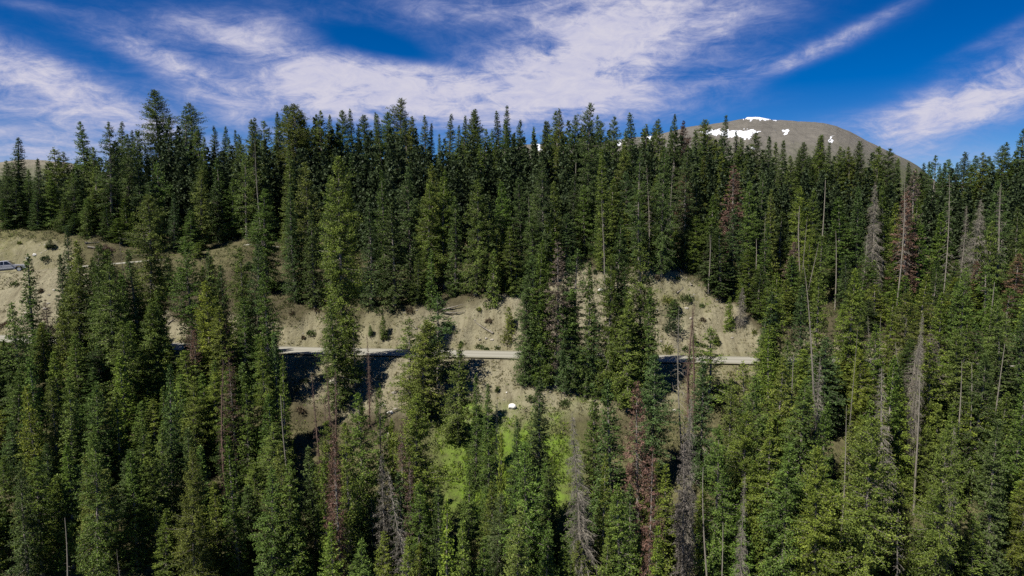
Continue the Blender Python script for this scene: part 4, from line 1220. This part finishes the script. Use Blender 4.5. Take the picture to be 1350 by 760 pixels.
# ------------------------------------------------------------------ mountain and far ridge
def mountain(name, prof, Yr, Yf, zlow, snow_polys, rock1, rock2, green, seed, label, sc, Yb=700, goff=0.42):
    P = np.array(prof, float)
    pxs = np.arange(P[0, 0], P[-1, 0] + 1, 1.1)
    ridge = np.interp(pxs, P[:, 0], P[:, 1])
    ridge = ridge + fbm(pxs * 0.045 + seed, pxs * 0 + seed, 4) * 1.6
    nv = 220
    V = np.zeros((len(pxs), nv + 12, 3))
    for j in range(nv + 12):
        if j < nv:
            t = j / (nv - 1)
            Y = Yf + (Yr - Yf) * t
            prof_t = 1 - (1 - t) ** 1.7
        else:
            t = 1; Y = Yr + (j - nv + 1) * Yb / 12
            prof_t = 1 - ((j - nv + 1) / 12.0) ** 1.3
        rr = np.array([ray(q, p) for q, p in zip(pxs, ridge)])
        x = rr[:, 0] * Y
        zt = rr[:, 1] * Yr
        e0 = zlow / Yf
        z = Y * (e0 + (rr[:, 1] - e0) * prof_t) if j < nv else zlow + (zt - zlow) * prof_t
        edge = (1 - prof_t) * 1.6 if j < nv else 0.0
        rel = fbm(x * sc * 1.2 + seed, np.full_like(x, Y * sc * 0.45) + seed, 5)
        z = z + edge * (rel - 0.35 * np.abs(fbm(x * sc * 3.1 + seed, np.full_like(x, Y * sc * 1.1), 4))) * (zt - zlow) * 0.16
        V[:, j] = np.stack([x, np.full_like(x, Y), z], 1)
    nx, ny = V.shape[:2]
    idx = np.arange(nx * ny).reshape(nx, ny)
    Fc = np.stack([idx[:-1, :-1], idx[1:, :-1], idx[1:, 1:], idx[:-1, 1:]], -1).reshape(-1, 4)
    W = V.reshape(-1, 3)
    px, py = project(W[:, 0], W[:, 1], W[:, 2])
    pxj = px + fbm(px * 0.35, py * 0.35, 4) * 6.0; pyj = py + fbm(px * 0.4 + 9, py * 0.4, 4) * 4.0
    snow = np.zeros(len(W))
    for poly in snow_polys:
        snow = np.maximum(snow, poly_mask(pxj, pyj, poly).astype(float))
    low = np.clip((W[:, 2] - zlow) / (W[:, 2].max() - zlow), 0, 1)
    m, nt, bs = nt_new(name + '_rock')
    tc = nd(nt, 'ShaderNodeTexCoord')
    def noise(s, d=6.0, r=0.65):
        n = nd(nt, 'ShaderNodeTexNoise', i_Scale=s, i_Detail=d, i_Roughness=r); nt.links.new(tc.outputs['Object'], n.inputs['Vector']); return n.outputs['Fac']
    a, b = noise(0.024, 9.0, 0.75), noise(0.06, 7.0, 0.75)
    c = mixc(nt, a, rock1, rock2)
    k = math_n(nt, 'MULTIPLY', math_n(nt, 'SUBTRACT', b, 0.45, clamp=True), 4.0, clamp=True)
    c = mixc(nt, math_n(nt, 'MULTIPLY', k, 0.5), c, (rock1[0] * 0.6, rock1[1] * 0.6, rock1[2] * 0.6))
    lo = nd(nt, 'ShaderNodeAttribute', attribute_name='low').outputs['Fac']
    gm = math_n(nt, 'MULTIPLY', math_n(nt, 'SUBTRACT', math_n(nt, 'ADD', math_n(nt, 'MULTIPLY', a, 0.6), goff), lo, clamp=True), 4.0, clamp=True)
    c = mixc(nt, gm, c, green)
    sn = nd(nt, 'ShaderNodeAttribute', attribute_name='snow').outputs['Fac']
    c = mixc(nt, math_n(nt, 'GREATER_THAN', sn, 0.45), c, (0.70, 0.71, 0.75))
    nt.links.new(c, bs.inputs['Base Color']); bs.inputs['Roughness'].default_value = 0.95; bs.inputs['Specular IOR Level'].default_value = 0.05
    bp = nd(nt, 'ShaderNodeBump', i_Strength=0.7, i_Distance=7.0); nt.links.new(b, bp.inputs['Height']); nt.links.new(bp.outputs[0], bs.inputs['Normal'])
    me = mesh_np(name, W, Fc, m, smooth=True)
    for nm, v in (('snow', snow), ('low', low)):
        q = me.attributes.new(nm, 'FLOAT', 'POINT'); q.data.foreach_set('value', v.astype(np.float32))
    tag(obj(name, me), label, kind='structure')


SNOW = [[(981, 152), (1018, 152), (1024, 158.2), (1005, 158.5), (982, 158)],
        [(924, 173), (945, 171.5), (965, 173), (990, 171.5), (1005, 172), (1002, 175), (993, 176), (989, 182), (982, 185), (972, 180), (962, 181), (950, 178), (928, 178)],
        [(990, 192), (994, 192), (993, 198), (990, 198)], [(1032, 172), (1042, 171), (1037, 177), (1033, 176)], [(1093, 182), (1098, 179), (1095, 188), (1091, 188)],
        [(810, 187), (820, 184), (822, 189), (813, 191)], [(842, 183), (858, 180), (860, 184), (846, 187)], [(706, 190), (713, 188), (714, 198), (707, 199)]]
mountain('mountain', [(560, 230), (620, 205), (690, 190), (760, 190), (800, 187), (820, 184.5), (850, 179.5), (880, 174), (905, 168), (922, 165.5), (960, 160), (982, 156.5), (985, 154), (1002, 154), (1018, 157.5), (1050, 160.5), (1085, 162.5), (1103, 166), (1120, 173), (1140, 184), (1160, 194), (1180, 203), (1200, 213), (1213, 221), (1235, 240), (1270, 262), (1310, 285)],
         1500, 800, -60, SNOW, (0.088, 0.082, 0.072), (0.205, 0.186, 0.157), (0.085, 0.088, 0.052), 3.0, 'bare grey-brown mountain with snow patches', 0.012)
mountain('ridge', [(-420, 240), (-150, 214), (-60, 212), (0, 213.5), (30, 211), (60, 212), (85, 214.5), (105, 218), (140, 228), (190, 246), (240, 275)],
         1300, 820, -60, [], (0.17, 0.155, 0.12), (0.23, 0.20, 0.155), (0.05, 0.068, 0.026), 8.0, 'distant tan ridge with dark green lower slopes', 0.012, goff=0.64)

# ------------------------------------------------------------------ pickup truck
def truck():
    M_P = simple('silver_paint', (0.36, 0.36, 0.40), 0.35, 0.25, 0.5, coat=0.6)
    M_TR = simple('light_trim', (0.5, 0.5, 0.5), 0.4)
    M_DK = simple('dark_cladding', (0.035, 0.035, 0.038), 0.6)
    M_GL = simple('dark_glass', (0.012, 0.014, 0.017), 0.08, 0.0, 0.6)
    M_TY = simple('tyre_rubber', (0.022, 0.022, 0.022), 0.85)
    M_RM = simple('alloy_rim', (0.55, 0.55, 0.56), 0.35, 0.6)
    M_LT = simple('lamp_lens', (0.75, 0.75, 0.72), 0.1, 0.0, 0.8)
    M_RD = simple('red_lens', (0.35, 0.01, 0.01), 0.2)
    e = empty('pickup_truck', (0, 0, 0))
    W = 0.95

    def prism(name, prof, w, mat, parent=e, bevel=0.04, tumble=None, y0=None):
        bm = bmesh.new()
        lo = [bm.verts.new((x, -w, z)) for x, z in prof]; hi = [bm.verts.new((x, w, z)) for x, z in prof]
        n = len(prof)
        bm.faces.new(lo[::-1]); bm.faces.new(hi)
        for i in range(n):
            bm.faces.new((lo[i], lo[(i + 1) % n], hi[(i + 1) % n], hi[i]))
        bmesh.ops.recalc_face_normals(bm, faces=bm.faces)
        if tumble:
            for v in bm.verts:
                if v.co.z > tumble[0]: v.co.y *= 1 - tumble[1] * (v.co.z - tumble[0])
        me = bpy.data.meshes.new(name); bm.to_mesh(me); bm.free()
        me.materials.append(mat)
        o = obj(name, me, parent)
        if bevel:
            b = o.modifiers.new('bevel', 'BEVEL'); b.width = bevel; b.segments = 2; b.limit_method = 'ANGLE'
        return o

    def arch(cx, r=0.50, z0=0.40, n=9):
        return [(cx - r * math.cos(math.pi * i / n), z0 + r * math.sin(math.pi * i / n) * 1.0) for i in range(n + 1)]
    low = [(2.72, 0.55), (2.62, 0.42)]
    low += [(x, z) for x, z in arch(1.92)[::-1]]
    low += [(x, z) for x, z in arch(-1.72)[::-1]]
    low += [(-2.70, 0.50), (-2.78, 0.62), (-2.78, 1.16)]
    body = prism('body', low[::1] + [(-0.62, 1.16), (-0.55, 1.14), (0.98, 1.14), (1.35, 1.13), (2.35, 1.04), (2.66, 0.94), (2.76, 0.78)], W, M_P)
    cab = prism('cab', [(-0.62, 1.15), (-0.48, 1.78), (-0.36, 1.83), (0.42, 1.83), (0.56, 1.79), (1.22, 1.15)], W - 0.03, M_P, tumble=(1.15, 0.22), bevel=0.05)
    for s in (-1, 1):
        def yy(z): return s * ((W - 0.03) * (1 - 0.22 * (z - 1.15)) + 0.004)
        for k, pr in enumerate(([(-0.46, 1.22), (-0.36, 1.74), (0.02, 1.74), (0.02, 1.22)], [(0.10, 1.22), (0.10, 1.74), (0.50, 1.72), (0.98, 1.22)])):
            vs = [(x, yy(z), z) for x, z in pr] + [(x, yy(z) - s * 0.03, z) for x, z in pr]
            m = len(pr)
            fs = [tuple(range(m)), tuple(range(2 * m - 1, m - 1, -1))] + [(i, (i + 1) % m, m + (i + 1) % m, m + i) for i in range(m)]
            me = bpy.data.meshes.new('side_window'); me.from_pydata(vs, [], fs); me.materials.append(M_GL); obj('side_window', me, cab)
    nrm = Vector((0.64, 0, 0.66)).normalized() * 0.006
    vs = [(1.17 + nrm.x, -0.82, 1.20 + nrm.z), (1.17 + nrm.x, 0.82, 1.20 + nrm.z), (0.62 + nrm.x, 0.72, 1.73 + nrm.z), (0.62 + nrm.x, -0.72, 1.73 + nrm.z)]
    vs += [(x - 0.03, y, z - 0.03) for x, y, z in vs]
    me = bpy.data.meshes.new('windscreen'); me.from_pydata(vs, [], [(0, 1, 2, 3), (7, 6, 5, 4), (0, 4, 5, 1), (1, 5, 6, 2), (2, 6, 7, 3), (3, 7, 4, 0)]); me.materials.append(M_GL); obj('windscreen', me, cab)

    def box(name, c, d, mat, parent=e, bev=0.02):
        bm = bmesh.new(); bmesh.ops.create_cube(bm, size=1)
        for v in bm.verts: v.co = Vector((v.co.x * d[0] + c[0], v.co.y * d[1] + c[1], v.co.z * d[2] + c[2]))
        if bev: bmesh.ops.bevel(bm, geom=bm.edges[:], offset=bev, segments=2, affect='EDGES')
        me = bpy.data.meshes.new(name); bm.to_mesh(me); bm.free(); me.materials.append(mat)
        return obj(name, me, parent)
    box('bumper', (2.78, 0, 0.56), (0.20, 1.86, 0.24), M_TR); box('bumper', (-2.82, 0, 0.58), (0.16, 1.84, 0.20), M_TR)
    box('grille', (2.745, 0, 0.82), (0.07, 1.2, 0.20), M_DK)
    for s in (-1, 1):
        box('headlight', (2.68, s * 0.76, 0.84), (0.14, 0.30, 0.17), M_LT); box('tail_light', (-2.77, s * 0.86, 0.98), (0.06, 0.14, 0.30), M_RD)
        box('side_trim', (0.02, s * 0.965, 0.66), (2.4, 0.035, 0.07), M_TR, bev=0.01); box('rocker_panel', (0.02, s * 0.95, 0.44), (2.36, 0.05, 0.20), M_DK, bev=0.01)
        box('mirror', (0.98, s * 1.08, 1.27), (0.14, 0.2, 0.18), M_DK); box('door_handle', (-0.30, s * 0.955, 1.02), (0.18, 0.035, 0.04), M_DK, bev=0.008)
    box('cargo_bed', (-1.7, 0, 1.175), (2.0, 1.5, 0.04), M_DK, bev=0.01)
    box('chassis', (0, 0, 0.46), (4.9, 1.1, 0.20), M_DK)
    for cx in (1.92, -1.72):
        for s in (-1, 1):
            w = empty('wheel', (cx, s * 0.82, 0.385)); w.parent = e
            bm = bmesh.new(); bmesh.ops.create_cone(bm, cap_ends=True, segments=28, radius1=0.385, radius2=0.385, depth=0.26)
            bmesh.ops.rotate(bm, verts=bm.verts, cent=(0, 0, 0), matrix=__import__('mathutils').Matrix.Rotation(math.pi / 2, 3, 'X'))
            bmesh.ops.bevel(bm, geom=[ed for ed in bm.edges if ed.calc_face_angle(0) > 0.7], offset=0.04, segments=2, affect='EDGES')
            me = bpy.data.meshes.new('tyre'); bm.to_mesh(me); bm.free(); me.materials.append(M_TY); obj('tyre', me, w)
            bm = bmesh.new(); bmesh.ops.create_cone(bm, cap_ends=True, segments=24, radius1=0.245, radius2=0.22, depth=0.275)
            bmesh.ops.rotate(bm, verts=bm.verts, cent=(0, 0, 0), matrix=__import__('mathutils').Matrix.Rotation(s * math.pi / 2, 3, 'X'))
            me = bpy.data.meshes.new('rim'); bm.to_mesh(me); bm.free(); me.materials.append(M_RM); obj('rim', me, w)
    # stands on the track, front just inside the frame
    T = np.array(TRACK)
    p = at(-8, 360.4, 107.0)
    z = float(np.interp(p.x, TRK_A[:, 0], TRK_A[:, 2])) + 0.085
    x0 = (26.5 - 675) / 912 * 107.0 - 2.55
    i = int(np.argmin(np.abs(TRK_A[:, 0] - x0)))
    d = TRK_A[i + 1] - TRK_A[i - 1]
    e.rotation_euler = (0, -math.atan2(d[2], d[0]), math.atan2(d[1], d[0]) + 0.42)
    e.location = (x0, TRK_A[i, 1], TRK_A[i, 2] + 0.075)
    tag(e, 'silver pickup truck with dark windows parked on the upper dirt track', 'pickup truck')


truck()

# ------------------------------------------------------------------ sky, clouds, sun
SUN_EL, SUN_AZ = math.radians(53), math.radians(-131)      # azimuth from +y towards +x: the sun stands to the left, a little behind the camera
sd = Vector((math.sin(SUN_AZ) * math.cos(SUN_EL), math.cos(SUN_AZ) * math.cos(SUN_EL), math.sin(SUN_EL)))
sl = bpy.data.lights.new('sun', 'SUN'); sl.energy = 5.0; sl.angle = math.radians(0.5); sl.color = (1.0, 0.96, 0.88)
so = link(bpy.data.objects.new('sun', sl)); so.rotation_euler = (-sd).to_track_quat('-Z', 'Y').to_euler()

W = bpy.data.worlds.new('World'); S.world = W; W.use_nodes = True
nt = W.node_tree
bg = nt.nodes['Background']
sky = nd(nt, 'ShaderNodeTexSky', sky_type='NISHITA', sun_disc=False)
sky.sun_elevation = SUN_EL; sky.sun_rotation = SUN_AZ; sky.altitude = 3400; sky.air_density = 1.0; sky.dust_density = 0.2; sky.ozone_density = 3.0
STR = 0.066
tc = nd(nt, 'ShaderNodeTexCoord')
sx = nd(nt, 'ShaderNodeSeparateXYZ'); nt.links.new(tc.outputs['Generated'], sx.inputs[0])
dx, dy, dz = sx.outputs
az = math_n(nt, 'ARCTAN2', dx, dy); el = math_n(nt, 'ARCSINE', dz)


def blob(px, py, rx, ry, rot=0.0, amp=1.0):
    """a soft cloud bank around a direction of the sky; sizes in thousandths of a radian"""
    a, b = ray(px, py)
    A = math.atan2(a, 1); E = math.atan2(b, math.hypot(a, 1))
    c, s = math.cos(math.radians(rot)), math.sin(math.radians(rot))
    u = math_n(nt, 'SUBTRACT', az, A); v = math_n(nt, 'SUBTRACT', el, E)
    k = 1.09e-3
    p = math_n(nt, 'MULTIPLY', math_n(nt, 'ADD', math_n(nt, 'MULTIPLY', u, c), math_n(nt, 'MULTIPLY', v, s)), 1 / (rx * k))
    q = math_n(nt, 'MULTIPLY', math_n(nt, 'ADD', math_n(nt, 'MULTIPLY', u, -s), math_n(nt, 'MULTIPLY', v, c)), 1 / (ry * k))
    r2 = math_n(nt, 'ADD', math_n(nt, 'MULTIPLY', p, p), math_n(nt, 'MULTIPLY', q, q))
    return math_n(nt, 'MULTIPLY', math_n(nt, 'EXPONENT', math_n(nt, 'MULTIPLY', r2, -1.0)), amp)


BL = [(440, 116, 125, 36, -4, 0.9), (560, 128, 190, 44, 0, 1.0), (735, 100, 120, 68, 15, 0.95), (810, 45, 110, 52, 20, 0.85), (940, 30, 130, 42, 12, 0.75), (640, 12, 220, 26, 0, 0.75), (320, 32, 110, 24, 4, 0.75), (370, 70, 150, 18, -10, 0.6),
      (10, 165, 130, 55, -20, 0.85), (110, 120, 170, 30, -18, 0.65), (40, 92, 100, 26, -24, 0.6), (200, 72, 110, 18, -16, 0.55), (300, 135, 130, 24, -30, 0.6), (190, 175, 140, 22, -12, 0.5), (60, 205, 160, 22, 0, 0.5),
      (1240, 150, 140, 32, 20, 0.9), (1345, 105, 110, 40, 26, 0.85), (1120, 165, 120, 16, 3, 0.55), (1120, 46, 120, 10, 24, 0.62), (620, 105, 260, 55, 2, 0.4), (1030, 80, 120, 14, 14, 0.5), (1290, 208, 110, 15, 0, 0.5), (870, 115, 110, 45, 14, 0.5), (930, 145, 120, 16, 5, 0.3), (1335, 38, 70, 8, 22, 0.35), (30, 5, 60, 6, 0, 0.4)]
HOLE = [(490, 54, 85, 13, -12, 0.55), (560, 78, 80, 8, -10, 0.25), (720, 62, 30, 20, 40, 0.3), (905, 92, 40, 22, 30, 0.25)]
cov = None
for b in BL:
    x = blob(*b); cov = x if cov is None else math_n(nt, 'ADD', cov, x)
for b in HOLE:
    cov = math_n(nt, 'SUBTRACT', cov, blob(*b))
cmb = nd(nt, 'ShaderNodeCombineXYZ'); nt.links.new(az, cmb.inputs[0]); nt.links.new(el, cmb.inputs[1])


def cn(scale, rot, detail, sxy, rough=0.6, dist=0.0):
    mp = nd(nt, 'ShaderNodeMapping'); mp.inputs['Rotation'].default_value = (0, 0, math.radians(rot)); mp.inputs['Scale'].default_value = (sxy[0], sxy[1], 1)
    nt.links.new(cmb.outputs[0], mp.inputs[0])
    n = nd(nt, 'ShaderNodeTexNoise', i_Scale=scale, i_Detail=detail, i_Roughness=rough, i_Distortion=dist)
    nt.links.new(mp.outputs[0], n.inputs['Vector']); return n.outputs['Fac']


na = cn(6.0, -14, 9.0, (1.0, 3.4), 0.66, 1.0); nb_ = cn(24.0, 18, 9.0, (1.0, 2.2), 0.72, 0.6)
nz = math_n(nt, 'ADD', math_n(nt, 'MULTIPLY', na, 0.66), math_n(nt, 'MULTIPLY', nb_, 0.42))
den = math_n(nt, 'MULTIPLY', cov, math_n(nt, 'MULTIPLY_ADD', nz, 3.0, -0.72))
ss = nd(nt, 'ShaderNodeMapRange', interpolation_type='SMOOTHSTEP'); ss.inputs['From Min'].default_value = 0.04; ss.inputs['From Max'].default_value = 1.65; ss.inputs['To Max'].default_value = 0.95
nt.links.new(den, ss.inputs['Value'])
hs = nd(nt, 'ShaderNodeHueSaturation', i_Hue=0.514, i_Saturation=1.5, i_Value=0.86); nt.links.new(sky.outputs[0], hs.inputs['Color'])
k = 1 / STR
nw = math_n(nt, 'MULTIPLY', ss.outputs[0], math_n(nt, 'MULTIPLY_ADD', nb_, 1.3, 0.25), clamp=True)
cl = mixc(nt, nw, (0.17 * k, 0.205 * k, 0.42 * k), (0.44 * k, 0.425 * k, 0.49 * k))
fin = mixc(nt, ss.outputs[0], hs.outputs['Color'], cl)
nt.links.new(fin, bg.inputs['Color']); bg.inputs['Strength'].default_value = STR

# ------------------------------------------------------------------ render settings
S.view_settings.view_transform = 'Standard'; S.view_settings.look = 'None'; S.view_settings.gamma = 1.0; S.view_settings.exposure = 0.62
S.render.engine = 'CYCLES'
S.cycles.use_denoising = False
S.cycles.max_bounces = 5; S.cycles.diffuse_bounces = 3; S.cycles.glossy_bounces = 2; S.cycles.transmission_bounces = 4
print('TREES', len(TREES), {z: sum(1 for t in TREES if t['zone'] == z) for z in ('sky', 'upper', 'below')}, {k: sum(1 for t in TREES if t['kind'] == k) for k in NAMES})
